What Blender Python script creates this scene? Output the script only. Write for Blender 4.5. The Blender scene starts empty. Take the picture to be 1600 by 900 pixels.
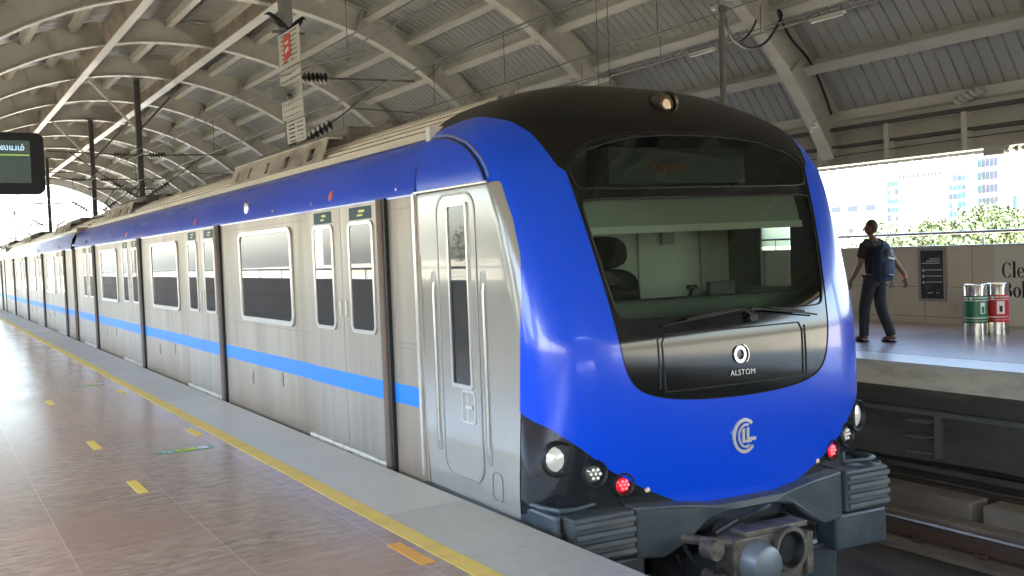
import bpy, bmesh, math, random
import numpy as np
from mathutils import Vector, Matrix
R = math.radians
random.seed(7)
sc = bpy.context.scene
C = sc.collection
# ------------------------------------------------------------------ camera
H = 1.6
cam_d = bpy.data.cameras.new('camera'); cam = bpy.data.objects.new('camera', cam_d); C.objects.link(cam)
sc.camera = cam
F = 1500.0
yd = Vector((-931.0, 22.0, -F)).normalized()
pv = Vector((0.0, 58.0, -F))
up = pv.cross(yd).normalized()
if up.y < 0: up = -up
xd = yd.cross(up)
rot = Matrix((xd, yd, up))                       # camera axes -> world axes
cam.matrix_world = Matrix.Translation((0, 0, H)) @ rot.to_4x4()
cam_d.sensor_width = 36.0; cam_d.lens = 36.0 * F / 1600.0
cam_d.clip_start = 0.05; cam_d.clip_end = 3000
# ------------------------------------------------------------------ light
SUN_EL, SUN_AZ = R(58), R(212)                   # azimuth from +Y clockwise
w = bpy.data.worlds.new("World"); sc.world = w; w.use_nodes = True
nt = w.node_tree; bg = nt.nodes['Background']
sky = nt.nodes.new('ShaderNodeTexSky'); sky.sky_type = 'NISHITA'; sky.sun_disc = False
sky.sun_elevation = SUN_EL; sky.sun_rotation = SUN_AZ
sky.air_density = 1.0; sky.dust_density = 2.5; sky.ozone_density = 1.0
nt.links.new(sky.outputs[0], bg.inputs[0]); bg.inputs[1].default_value = 0.15
sd = bpy.data.lights.new('sun', 'SUN'); sd.energy = 4.6; sd.angle = R(0.6); sd.color = (1, .95, .87)
so = bpy.data.objects.new('sun', sd); C.objects.link(so)
dirv = Vector((math.sin(SUN_AZ) * math.cos(SUN_EL), math.cos(SUN_AZ) * math.cos(SUN_EL), math.sin(SUN_EL)))
so.rotation_euler = dirv.to_track_quat('Z', 'Y').to_euler(); so.location = (0, 0, 40)
sc.view_settings.view_transform = 'Standard'; sc.view_settings.look = 'None'
sc.view_settings.exposure = 3.95; sc.view_settings.gamma = 1; sc.view_settings.use_curve_mapping = False
sc.cycles.use_denoising = True
sc.cycles.max_bounces = 10; sc.cycles.diffuse_bounces = 5; sc.cycles.glossy_bounces = 4
sc.cycles.transparent_max_bounces = 12; sc.cycles.caustics_reflective = False; sc.cycles.caustics_refractive = False
sc.cycles.sample_clamp_indirect = 8.0

# ------------------------------------------------------------------ materials
def mat(name, col, rough=.5, metal=0., coat=0., var=None, emit=None, estr=0, spec=.5, bump=None, ior=None):
    """var = (scale xyz, colour 2, contrast lo, hi, detail)"""
    m = bpy.data.materials.new(name); m.use_nodes = True
    n = m.node_tree.nodes; l = m.node_tree.links; b = n['Principled BSDF']
    b.inputs['Base Color'].default_value = (*col, 1); b.inputs['Roughness'].default_value = rough
    b.inputs['Metallic'].default_value = metal; b.inputs['Coat Weight'].default_value = coat
    b.inputs['Coat Roughness'].default_value = .03
    b.inputs['Specular IOR Level'].default_value = spec
    if ior: b.inputs['IOR'].default_value = ior
    if emit: b.inputs['Emission Color'].default_value = (*emit, 1); b.inputs['Emission Strength'].default_value = estr
    if var or bump:
        tc = n.new('ShaderNodeTexCoord')
    if var:
        sca, c2, lo, hi = var[:4]
        mp = n.new('ShaderNodeMapping'); mp.inputs['Scale'].default_value = sca
        ns = n.new('ShaderNodeTexNoise'); ns.inputs['Scale'].default_value = 1; ns.inputs['Detail'].default_value = var[4] if len(var) > 4 else 6
        ns.inputs['Roughness'].default_value = .62
        mr = n.new('ShaderNodeMapRange'); mr.inputs[1].default_value = lo; mr.inputs[2].default_value = hi
        mx = n.new('ShaderNodeMix'); mx.data_type = 'RGBA'
        mx.inputs[6].default_value = (*col, 1); mx.inputs[7].default_value = (*c2, 1)
        l.new(tc.outputs['Object'], mp.inputs[0]); l.new(mp.outputs[0], ns.inputs['Vector'])
        l.new(ns.outputs[0], mr.inputs[0]); l.new(mr.outputs[0], mx.inputs[0]); l.new(mx.outputs[2], b.inputs['Base Color'])
        ra = n.new('ShaderNodeMapRange'); ra.inputs[3].default_value = rough * .8; ra.inputs[4].default_value = min(1, rough * 1.35)
        l.new(ns.outputs[0], ra.inputs[0]); l.new(ra.outputs[0], b.inputs['Roughness'])
    if bump:
        n2 = n.new('ShaderNodeTexNoise'); n2.inputs['Scale'].default_value = bump[0]; n2.inputs['Detail'].default_value = 6
        bp = n.new('ShaderNodeBump'); bp.inputs['Strength'].default_value = bump[1]; bp.inputs['Distance'].default_value = bump[2]
        l.new(tc.outputs['Object'], n2.inputs['Vector']); l.new(n2.outputs[0], bp.inputs['Height']); l.new(bp.outputs[0], b.inputs['Normal'])
    return m

M = {}
M['steel_paint'] = mat('cream_steel_paint', (.53, .52, .475), .42, var=((1.6, .7, 1.6), (.41, .40, .36), .42, .75))
M['flange'] = mat('cream_flange_paint', (.66, .64, .57), .34, var=((2, .6, 2), (.5, .48, .41), .45, .8))
M['girder'] = mat('worn_girder_paint', (.34, .30, .25), .45, var=((1.5, .8, 1.5), (.15, .12, .09), .4, .7))
M['dark_steel'] = mat('dark_galvanised_steel', (.11, .108, .1), .55, .2)
M['grey_steel'] = mat('grey_galvanised_steel', (.22, .225, .22), .5, .4)
M['cable'] = mat('black_cable', (.015, .015, .015), .6)
M['wire'] = mat('copper_wire', (.06, .055, .05), .5, .6)
M['conc'] = mat('platform_concrete', (.74, .7, .62), .75, var=((1.2, 1.2, 5), (.42, .39, .34), .45, .72), bump=(18, .35, .01))
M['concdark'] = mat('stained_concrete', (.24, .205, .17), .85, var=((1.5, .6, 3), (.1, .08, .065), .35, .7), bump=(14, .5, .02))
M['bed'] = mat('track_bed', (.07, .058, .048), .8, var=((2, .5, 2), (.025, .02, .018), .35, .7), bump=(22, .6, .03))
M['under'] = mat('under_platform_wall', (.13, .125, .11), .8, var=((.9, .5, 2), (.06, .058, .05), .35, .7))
M['rail'] = mat('polished_rail', (.45, .45, .47), .25, .9)
M['rust'] = mat('rusty_rail_side', (.09, .055, .04), .8)
M['wallc'] = mat('cream_wall_cladding', (.62, .57, .49), .42, var=((.5, .7, .9), (.52, .475, .4), .4, .75))
M['banner'] = mat('grey_banner', (.66, .65, .6), .5)
M['ink'] = mat('black_lettering', (.012, .012, .012), .5)
M['steel_rail'] = mat('handrail_steel', (.5, .5, .5), .3, .9)
M['blue'] = mat('gloss_blue_paint', (.001, .068, .74), .2, coat=.4, var=((.5, .5, .6), (.002, .076, .79), .3, .8))
M['blackpaint'] = mat('dusty_black_roof_paint', (.007, .0065, .006), .34, coat=.0, var=((1.2, .8, 1.2), (.017, .015, .013), .45, .75), spec=.3)
M['maskpaint'] = mat('satin_black_mask', (.007, .0075, .009), .09, coat=.0, var=((1.5, 1.5, 2.2), (.014, .014, .015), .45, .8))
M['gasket'] = mat('black_rubber', (.008, .008, .009), .55)
M['white'] = mat('silver_white_panel', (.35, .33, .285), .13, coat=.4, var=((.9, .9, .6), (.30, .28, .24), .35, .7))
M['stainless'] = mat('brushed_stainless', (.38, .33, .265), .4, .35, var=((3, 3, .3), (.275, .228, .172), .38, .7))
M['doorsteel'] = mat('brushed_door_steel', (.365, .32, .262), .38, .35, var=((6, 6, .35), (.295, .252, .2), .4, .72))
M['bright'] = mat('bright_trim', (.62, .6, .56), .3, .6)
M['sill'] = mat('worn_beige_threshold', (.75, .69, .58), .45, .1, var=((6, 6, 6), (.35, .3, .24), .5, .7))
M['brown'] = mat('dusty_brown_post', (.16, .11, .085), .55, .2)
def dirt(m, c2, z0, z1):
    n = m.node_tree.nodes; l = m.node_tree.links; b = n['Principled BSDF']
    src = b.inputs['Base Color'].links[0].from_socket
    g = n.new('ShaderNodeNewGeometry'); sp = n.new('ShaderNodeSeparateXYZ'); l.new(g.outputs['Position'], sp.inputs[0])
    ns = n.new('ShaderNodeTexNoise'); ns.inputs['Scale'].default_value = 1.3; ns.inputs['Detail'].default_value = 7
    mp = n.new('ShaderNodeMapping'); mp.inputs['Scale'].default_value = (1, 1.6, .5); l.new(g.outputs['Position'], mp.inputs[0]); l.new(mp.outputs[0], ns.inputs['Vector'])
    ad = n.new('ShaderNodeMath'); ad.operation = 'MULTIPLY_ADD'; ad.inputs[1].default_value = 1.6; l.new(ns.outputs[0], ad.inputs[0])
    sb = n.new('ShaderNodeMath'); sb.operation = 'MULTIPLY'; sb.inputs[1].default_value = -1; l.new(sp.outputs[2], sb.inputs[0]); l.new(sb.outputs[0], ad.inputs[2])
    mr = n.new('ShaderNodeMapRange'); mr.inputs[1].default_value = z0; mr.inputs[2].default_value = z1; mr.inputs[4].default_value = .75; l.new(ad.outputs[0], mr.inputs[0])
    mx = n.new('ShaderNodeMix'); mx.data_type = 'RGBA'; mx.inputs[7].default_value = (*c2, 1); l.new(mr.outputs[0], mx.inputs[0]); l.new(src, mx.inputs[6]); l.new(mx.outputs[2], b.inputs['Base Color'])
dirt(M['stainless'], (.33, .235, .15), .2, 1.0)
M['stripe'] = mat('sky_blue_stripe', (.0, .2, .85), .4, var=((3, 3, 3), (.01, .25, .88), .45, .7))
M['pane'] = mat('tinted_window_pane', (.06, .062, .063), .02, ior=1.5)
M['roofrib'] = mat('train_roof_corrugation', (.68, .62, .52), .38, .35, var=((2, .5, 2), (.5, .45, .37), .45, .7))
M['roofdirty'] = mat('train_roof_dirt', (.16, .14, .12), .7, var=((1, 1, 1), (.08, .07, .06), .4, .7))
M['fairing'] = mat('beige_fairing_metal', (.55, .5, .43), .5, .3, var=((2.5, 1.2, 2.5), (.24, .215, .175), .45, .7))
M['slate'] = mat('slate_grey_composite', (.042, .054, .064), .42, coat=.0, var=((3, 3, 3), (.085, .095, .1), .5, .75))
M['slate2'] = mat('slate_grey_grille', (.055, .065, .072), .5, var=((3, 3, 9), (.13, .13, .125), .5, .75))
M['cluster'] = mat('headlamp_housing_black', (.018, .02, .023), .1, coat=.6)
M['chrome'] = mat('chrome', (.75, .75, .76), .12, 1.0)
M['lampglass'] = mat('frosted_lamp_lens', (.62, .64, .6), .12, .55, emit=(1, .97, .9), estr=.02)
M['warm'] = mat('warm_lamp', (.3, .24, .17), .3, emit=(1, .72, .42), estr=.03)
M['red'] = mat('red_tail_lamp', (.5, .0, .008), .25, emit=(1, .004, .018), estr=.11)
M['redhot'] = mat('red_led', (.5, .02, .03), .3, emit=(1, .14, .17), estr=.14)
M['coupler'] = mat('greasy_cast_steel', (.19, .165, .14), .5, .5, var=((7, 7, 7), (.05, .04, .03), .42, .68), bump=(30, .4, .01))
M['couplercap'] = mat('painted_coupler_cone', (.19, .215, .235), .4, .3)
M['cabwall'] = mat('cab_wall_laminate', (.7, .72, .66), .6)
M['cabfloor'] = mat('cab_console', (.16, .19, .17), .6)
M['seat'] = mat('black_seat_fabric', (.012, .015, .016), .8)
M['shade'] = mat('cab_sun_blind', (.42, .45, .42), .8)
M['shadebar'] = mat('cab_blind_bar', (.75, .78, .72), .6)
M['darkbox'] = mat('destination_box', (.10, .115, .115), .5)
M['led'] = mat('orange_led_text', (.05, .02, .01), .7, emit=(1, .3, .1), estr=.0035)
M['yellow'] = mat('yellow_floor_paint', (.82, .58, .13), .5, var=((2, 5, 1), (.7, .48, .12), .5, .7))
M['dash'] = mat('yellow_tape', (.85, .6, .1), .45)
M['orange'] = mat('orange_tape', (.8, .38, .06), .45)
M['green'] = mat('green_sticker', (.02, .22, .12), .4)
M['lime'] = mat('lime_sticker', (.6, .62, .05), .4)
M['whitep'] = mat('white_print', (.8, .8, .8), .5)
M['black'] = mat('black_plastic', (.008, .009, .011), .5, spec=.25)
M['bingreen'] = mat('green_bin_wrap', (.015, .16, .075), .3)
M['binred'] = mat('red_bin_wrap', (.55, .03, .035), .3)
M['binsteel'] = mat('polished_bin_steel', (.62, .6, .55), .14, 1.0)
M['poster'] = mat('dark_poster', (.035, .037, .042), .2, var=((3, 6, 6), (.09, .092, .1), .56, .7))
M['frame'] = mat('poster_frame', (.34, .34, .33), .4, .5)
M['porc'] = mat('brown_porcelain', (.05, .042, .036), .3)
M['tray'] = mat('white_slotted_tray', (.62, .61, .57), .45, .2)
M['redsign'] = mat('red_warning_plate', (.6, .07, .05), .5)
M['skin'] = mat('brown_skin', (.17, .085, .05), .5)
M['shirt'] = mat('black_shirt', (.012, .010, .009), .85)
M['trouser'] = mat('charcoal_trousers', (.013, .016, .021), .85, bump=(9, .6, .03))
M['bag'] = mat('navy_backpack', (.006, .018, .06), .7, bump=(8, .6, .03))
M['hair'] = mat('dark_brown_hair', (.05, .03, .016), .7, bump=(60, .8, .01))
M['bird'] = mat('black_feathers', (.006, .006, .009), .5)
M['leaf'] = mat('tree_leaves', (.05, .066, .02), .6, var=((.25, .25, .25), (.03, .052, .013), .35, .7))
M['trunk'] = mat('tree_bark', (.1, .075, .05), .9)
M['bwhite'] = mat('white_render_wall', (.3, .295, .28), .7, var=((.05, .05, .05), (.26, .25, .235), .4, .7))
M['bglass'] = mat('teal_curtain_glass', (.03, .06, .066), .3, spec=.3)
M['bgrey'] = mat('grey_blue_glazing', (.035, .042, .055), .3, spec=.3)
M['bdark'] = mat('dark_opening', (.03, .028, .026), .6)
M['ground'] = mat('city_ground', (.34, .3, .24), .9, var=((.02, .02, .02), (.2, .2, .12), .4, .65))
M['tarp'] = mat('white_canopy_cloth', (.8, .8, .78), .6)
M['tube'] = mat('fluorescent_tube', (.8, .8, .78), .3)

# two-sided paint for the train shell: the outside paint, pale lining inside
def two_sided(m, inner=(.35, .36, .33)):
    n = m.node_tree.nodes; l = m.node_tree.links
    out = n['Material Output']; b = n['Principled BSDF']
    g = n.new('ShaderNodeNewGeometry'); d = n.new('ShaderNodeBsdfDiffuse'); d.inputs[0].default_value = (*inner, 1)
    mx = n.new('ShaderNodeMixShader'); l.new(g.outputs['Backfacing'], mx.inputs[0]); l.new(b.outputs[0], mx.inputs[1]); l.new(d.outputs[0], mx.inputs[2])
    l.new(mx.outputs[0], out.inputs[0])
for k in ('blue', 'blackpaint', 'white', 'maskpaint'): two_sided(M[k])

def glass_mat(name, tint, refl=1.5):
    m = bpy.data.materials.new(name); m.use_nodes = True
    n = m.node_tree.nodes; l = m.node_tree.links; n.remove(n['Principled BSDF'])
    t = n.new('ShaderNodeBsdfTransparent'); t.inputs[0].default_value = (*tint, 1)
    g = n.new('ShaderNodeBsdfGlossy'); g.inputs['Roughness'].default_value = .02
    f = n.new('ShaderNodeFresnel'); f.inputs[0].default_value = refl
    mx = n.new('ShaderNodeMixShader'); l.new(f.outputs[0], mx.inputs[0]); l.new(t.outputs[0], mx.inputs[1]); l.new(g.outputs[0], mx.inputs[2])
    l.new(mx.outputs[0], n['Material Output'].inputs[0]); return m
M['windscreen'] = glass_mat('green_tinted_windscreen', (.60, .70, .63), 1.5)
M['cabglass'] = glass_mat('cab_side_glass', (.75, .85, .78), 1.45)
M['topglass'] = glass_mat('dark_upper_windscreen', (.5, .6, .56), 1.5)

# polished granite floor: brick-pattern slabs, thin pale joints, streaky veins
def floor_mat(name, c1, c2, c3, joint, bw, rh, off, rough):
    m = bpy.data.materials.new(name); m.use_nodes = True
    n = m.node_tree.nodes; l = m.node_tree.links; b = n['Principled BSDF']
    tc = n.new('ShaderNodeTexCoord'); mp = n.new('ShaderNodeMapping'); mp.inputs['Rotation'].default_value = (0, 0, R(90)); mp.inputs['Location'].default_value = off
    l.new(tc.outputs['Object'], mp.inputs[0])
    br = n.new('ShaderNodeTexBrick'); br.inputs['Scale'].default_value = 1; br.inputs['Brick Width'].default_value = bw; br.inputs['Row Height'].default_value = rh
    br.inputs['Mortar Size'].default_value = .002; br.inputs['Mortar Smooth'].default_value = .15
    br.inputs['Color1'].default_value = (.35, .35, .35, 1); br.inputs['Color2'].default_value = (.65, .65, .65, 1)
    l.new(mp.outputs[0], br.inputs['Vector'])
    m2 = n.new('ShaderNodeMapping'); m2.inputs['Scale'].default_value = (2.6, 5.5, 1); m2.inputs['Rotation'].default_value = (0, 0, R(-12)); l.new(tc.outputs['Object'], m2.inputs[0])
    n1 = n.new('ShaderNodeTexNoise'); n1.inputs['Scale'].default_value = 2.8; n1.inputs['Detail'].default_value = 9; n1.inputs['Roughness'].default_value = .68; n1.inputs['Distortion'].default_value = .3
    l.new(m2.outputs[0], n1.inputs['Vector'])
    n3 = n.new('ShaderNodeTexNoise'); n3.inputs['Scale'].default_value = .9; n3.inputs['Detail'].default_value = 4; l.new(tc.outputs['Object'], n3.inputs['Vector'])
    r1 = n.new('ShaderNodeMapRange'); r1.inputs[1].default_value = .36; r1.inputs[2].default_value = .66; l.new(n1.outputs[0], r1.inputs[0])
    x1 = n.new('ShaderNodeMix'); x1.data_type = 'RGBA'; x1.inputs[6].default_value = (*c1, 1); x1.inputs[7].default_value = (*c2, 1); l.new(r1.outputs[0], x1.inputs[0])
    r3 = n.new('ShaderNodeMapRange'); r3.inputs[1].default_value = .42; r3.inputs[2].default_value = .68; l.new(n3.outputs[0], r3.inputs[0])
    x2 = n.new('ShaderNodeMix'); x2.data_type = 'RGBA'; x2.inputs[7].default_value = (*c3, 1); l.new(r3.outputs[0], x2.inputs[0]); l.new(x1.outputs[2], x2.inputs[6])
    ov = n.new('ShaderNodeMix'); ov.data_type = 'RGBA'; ov.blend_type = 'OVERLAY'; ov.inputs[0].default_value = .35; l.new(x2.outputs[2], ov.inputs[6]); l.new(br.outputs['Color'], ov.inputs[7])
    x3 = n.new('ShaderNodeMix'); x3.data_type = 'RGBA'; x3.inputs[7].default_value = (*joint, 1); l.new(br.outputs['Fac'], x3.inputs[0]); l.new(ov.outputs[2], x3.inputs[6])
    l.new(x3.outputs[2], b.inputs['Base Color'])
    b.inputs['Specular IOR Level'].default_value = .38
    rr = n.new('ShaderNodeMapRange'); rr.inputs[3].default_value = rough * .7; rr.inputs[4].default_value = rough * 1.5; l.new(n3.outputs[0], rr.inputs[0]); l.new(rr.outputs[0], b.inputs['Roughness'])
    bp = n.new('ShaderNodeBump'); bp.inputs['Strength'].default_value = .06; bp.inputs['Distance'].default_value = .004
    n4 = n.new('ShaderNodeTexNoise'); n4.inputs['Scale'].default_value = 3; l.new(tc.outputs['Object'], n4.inputs['Vector']); l.new(n4.outputs[0], bp.inputs['Height']); l.new(bp.outputs[0], b.inputs['Normal'])
    return m
M['granite'] = floor_mat('brown_granite_slabs', (.49, .35, .25), (.27, .19, .138), (.40, .245, .172), (.52, .42, .34), 1.63, .75, (-.74, .1, 0), .2)
M['granite2'] = floor_mat('far_granite_slabs', (.36, .31, .32), (.27, .235, .245), (.3, .26, .28), (.4, .36, .34), 1.4, .8, (0, 0, 0), .3)
M['edge'] = floor_mat('grey_edge_slabs', (.57, .53, .43), (.48, .45, .365), (.51, .48, .395), (.28, .27, .24), 3.1, 2.0, (-2.32, -1.3, 0), .4)

# ------------------------------------------------------------------ mesh helpers
WL = {}
class MB:
    def __init__(s): s.v = []; s.f = []; s.m = []; s.cur = 0
    def add(s, vs, fs):
        o = len(s.v); s.v += [tuple(p) for p in vs]; s.f += [tuple(i + o for i in f) for f in fs]; s.m += [s.cur] * len(fs)
    def box(s, x0, x1, y0, y1, z0, z1):
        s.add([(x, y, z) for x in (x0, x1) for y in (y0, y1) for z in (z0, z1)],
              [(0, 1, 3, 2), (4, 6, 7, 5), (0, 4, 5, 1), (2, 3, 7, 6), (0, 2, 6, 4), (1, 5, 7, 3)])
    def prism(s, poly, a, b, fn):
        """poly of 2-d points, fn(u, v, w) -> xyz, w from a to b"""
        n = len(poly); vs = [fn(u, v, a) for u, v in poly] + [fn(u, v, b) for u, v in poly]
        fs = [tuple(range(n))[::-1], tuple(range(n, 2 * n))] + [(i, (i + 1) % n, n + (i + 1) % n, n + i) for i in range(n)]
        s.add(vs, fs)
    def tube(s, pts, r, n=8, cap=True):
        pts = [Vector(p) for p in pts]; rs = r if isinstance(r, (list, tuple)) else [r] * len(pts)
        rings = []; ref = None
        for i, p in enumerate(pts):
            d = (pts[min(i + 1, len(pts) - 1)] - pts[max(i - 1, 0)]).normalized()
            if ref is None: ref = Vector((0, 0, 1)) if abs(d.z) < .9 else Vector((1, 0, 0))
            a = (ref - d * ref.dot(d)).normalized(); b = d.cross(a); ref = a
            rings.append([p + (a * math.cos(t) + b * math.sin(t)) * rs[i] for t in [2 * math.pi * k / n for k in range(n)]])
        vs = [q for rg in rings for q in rg]
        fs = [(i * n + k, i * n + (k + 1) % n, (i + 1) * n + (k + 1) % n, (i + 1) * n + k) for i in range(len(pts) - 1) for k in range(n)]
        if cap: fs += [tuple(range(n))[::-1], tuple(range((len(pts) - 1) * n, len(pts) * n))]
        s.add(vs, fs)
    def cyl(s, c, axis, r, h, n=24, r2=None):
        ax = Vector(axis).normalized(); c = Vector(c); s.tube([c, c + ax * h], [r, r if r2 is None else r2], n)
    def lathe(s, c, axis, prof, n=28):
        """prof: (radius, height along axis)"""
        c = Vector(c); d = Vector(axis).normalized(); ref = Vector((0, 0, 1)) if abs(d.z) < .9 else Vector((1, 0, 0))
        a = (ref - d * ref.dot(d)).normalized(); b = d.cross(a)
        vs = [c + d * h + (a * math.cos(t) + b * math.sin(t)) * r for r, h in prof for t in [2 * math.pi * k / n for k in range(n)]]
        fs = [(i * n + k, i * n + (k + 1) % n, (i + 1) * n + (k + 1) % n, (i + 1) * n + k) for i in range(len(prof) - 1) for k in range(n)]
        s.add(vs, fs)
    def grid(s, P):
        nr, nc = len(P), len(P[0])
        s.add([p for r in P for p in r], [(i * nc + j, i * nc + j + 1, (i + 1) * nc + j + 1, (i + 1) * nc + j) for i in range(nr - 1) for j in range(nc - 1)])
    def build(s, name, m, parent=None, smooth=False, bevel=0, solid=0, fixn=True, angle=40):
        me = bpy.data.meshes.new(name)
        o0 = WL.get(parent.name, (0, 0, 0)) if parent else (0, 0, 0)
        me.from_pydata([(p[0] - o0[0], p[1] - o0[1], p[2] - o0[2]) for p in s.v], [], s.f)
        ms = m if isinstance(m, (list, tuple)) else [m]
        for k in ms: me.materials.append(M[k])
        if len(ms) > 1: me.polygons.foreach_set('material_index', s.m)
        if fixn:
            b = bmesh.new(); b.from_mesh(me); bmesh.ops.recalc_face_normals(b, faces=b.faces); b.to_mesh(me); b.free()
        if smooth:
            me.polygons.foreach_set('use_smooth', [True] * len(me.polygons))
            try: me.set_sharp_from_angle(angle=R(angle))
            except Exception: pass
        o = bpy.data.objects.new(name, me); C.objects.link(o)
        if parent: o.parent = parent; WL[o.name] = o0
        else: WL[o.name] = (0, 0, 0)
        if solid: md = o.modifiers.new('solid', 'SOLIDIFY'); md.thickness = solid
        if bevel: md = o.modifiers.new('bevel', 'BEVEL'); md.width = bevel; md.segments = 2; md.limit_method = 'ANGLE'
        return o
def tag(o, label=None, cat=None, group=None, kind=None):
    for k, v in (('label', label), ('category', cat), ('group', group), ('kind', kind)):
        if v: o[k] = v
    return o
def thing(name, label, cat, loc=(0, 0, 0), group=None):
    o = bpy.data.objects.new(name, None); C.objects.link(o); o.location = loc; WL[o.name] = tuple(loc); o.empty_display_size = .2
    return tag(o, label, cat, group)
def struct(o): return tag(o, kind='structure')
def copy_tree(o, parent=None):
    c = o.copy(); C.objects.link(c); c.parent = parent
    for ch in [x for x in o.children]: copy_tree(ch, c)
    return c
ORD = ['first', 'second', 'third', 'fourth', 'fifth', 'sixth', 'seventh', 'eighth', 'ninth', 'tenth', 'eleventh', 'twelfth', 'thirteenth', 'fourteenth', 'fifteenth', 'sixteenth', 'seventeenth', 'eighteenth']
def rrect(u0, u1, v0, v1, r, n=6):
    p = []
    for cx, cy, a0 in ((u1 - r, v1 - r, 0), (u0 + r, v1 - r, 90), (u0 + r, v0 + r, 180), (u1 - r, v0 + r, 270)):
        for k in range(n + 1):
            a = R(a0 + 90 * k / n); p.append((cx + r * math.cos(a), cy + r * math.sin(a)))
    return p
def ring_prism(mb, outer, inner, a, b, fn):
    n = len(outer); vs = [fn(u, v, w) for w in (a, b) for pl in (outer, inner) for u, v in pl]
    fs = []
    for i in range(n):
        j = (i + 1) % n
        fs += [(i, j, n + j, n + i), (2 * n + i, 3 * n + i, 3 * n + j, 2 * n + j), (i, 2 * n + i, 2 * n + j, j), (n + i, n + j, 3 * n + j, 3 * n + i)]
    mb.add(vs, fs)
SX = 3.06
def sideface(u, v, w_): return (w_, u, v)          # polygon in (Y, Z), extruded along X

# ================================================================== SETTING
XL, XRW, XC, ZC = -2.04, 15.55, 6.76, -1.59
Y0, Y1 = -32.0, 78.0
EL = 2.94; ER = 10.58
mb = MB(); mb.box(-1500, 1500, -1500, 1500, -10.2, -10); struct(mb.build('ground', 'ground'))
mb = MB(); mb.box(XL, 2.35, Y0, Y1, -.32, 0); struct(mb.build('platform', 'granite'))
mb = MB(); mb.box(2.353, EL, Y0, Y1, -.318, 0); struct(mb.build('platform_edge_strip', 'edge'))
mb = MB(); mb.box(11.32, XRW + .1, Y0, Y1, -.32, 0); struct(mb.build('opposite_platform', 'granite2'))
M['edge2'] = mat('pale_edge_slab', (.66, .66, .66), .3, var=((1, 1, 1), (.56, .56, .56), .4, .7))
mb = MB(); mb.box(ER - .02, 11.29, Y0, Y1, -.05, 0)
struct(mb.build('opposite_platform_edge_strip', 'edge2'))
mb = MB(); mb.box(ER, 11.29, Y0, Y1, -.32, -.052); mb.box(11.291, 11.318, Y0, Y1, -.3, -.006)
struct(mb.build('opposite_platform_slab', 'conc'))
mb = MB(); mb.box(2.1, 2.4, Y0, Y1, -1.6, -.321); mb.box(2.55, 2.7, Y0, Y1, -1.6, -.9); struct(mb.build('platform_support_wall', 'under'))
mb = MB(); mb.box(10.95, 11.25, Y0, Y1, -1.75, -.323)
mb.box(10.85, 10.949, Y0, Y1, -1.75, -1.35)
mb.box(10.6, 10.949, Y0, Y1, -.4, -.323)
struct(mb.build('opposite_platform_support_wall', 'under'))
mb = MB(); mb.box(2.41, 10.84, Y0 - 30, 140, -1.9, -1.42); struct(mb.build('track_bed', 'bed'))
# viaduct box under both platforms
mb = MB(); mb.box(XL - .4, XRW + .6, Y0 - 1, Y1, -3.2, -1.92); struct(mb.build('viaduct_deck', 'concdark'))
for k, yy in enumerate((5, 35, 65, 105)):
    mb = MB(); mb.box(5.6, 7.9, yy - 1.2, yy + 1.2, -10, -3.2)
    struct(mb.build('viaduct_pier', 'conc'))
mb = MB(); mb.box(1.9, 11.4, Y1, 150, -2.6, -1.91); mb.box(1.7, 1.95, Y1, 150, -1.9, -.6); mb.box(11.3, 11.6, Y1, 150, -1.9, -.6); struct(mb.build('viaduct_deck', 'conc'))
# track beams (plinths) and rails
def rail(x, lab):
    t = thing('rail', lab, 'rail', (x, 4, -1.42), 'running rails of the two tracks')
    mb = MB(); mb.box(x - .035, x + .035, Y0 - 8, 140, -1.225, -1.20); mb.build('rail_head', 'rail', t)
    mb = MB(); mb.box(x - .012, x + .012, Y0 - 8, 140, -1.36, -1.226); mb.box(x - .07, x + .07, Y0 - 8, 140, -1.375, -1.361); mb.build('rail_web', 'rust', t)
    mb = MB()
    for k in range(60):
        y = 3.2 + .65 * k
        for sx in (-1, 1):
            mb.box(x + sx * .09 - .03, x + sx * .09 + .03, y - .05, y + .05, -1.374, -1.33)
            mb.tube([(x + sx * .07, y - .03, -1.33), (x + sx * .09, y, -1.295), (x + sx * .11, y + .03, -1.33)], .01, 5)
    cl = mb.build('rail_clips', 'rust', t); cl['kind'] = 'stuff'
    mb = MB(); mb.box(x - .28, x + .28, Y0 - 8, 140, -1.419, -1.377); mb.build('rail_seat_beam', 'concdark', t)
rail(3.80, 'left running rail under the metro train')
rail(5.28, 'right running rail under the metro train')
rail(8.20, 'shiny running rail nearest the train on the empty track')
rail(9.72, 'rusty running rail beside the opposite platform wall')
# guard plinths between the rails of the empty track
for k in range(9):
    ya = -1.2 + k * 3.42; yb = ya + 3.3
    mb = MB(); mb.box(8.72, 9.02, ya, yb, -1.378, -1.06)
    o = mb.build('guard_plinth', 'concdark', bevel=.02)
    tag(o, f'{ORD[k]} long concrete guard block between the rails of the empty track, counted from the camera', 'concrete block', 'guard blocks along the empty track')
for k in range(7):
    ya = 2.2 + k * 2.6 ; yb = ya + 2.5
    mb = MB(); mb.box(8.5, 8.715, ya, yb, -1.378, -1.23)
    tag(mb.build('plinth_step', 'concdark', bevel=.02), f'{ORD[k]} low concrete step in front of the guard blocks, counted from the camera', 'concrete block', 'low steps along the guard blocks')

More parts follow.
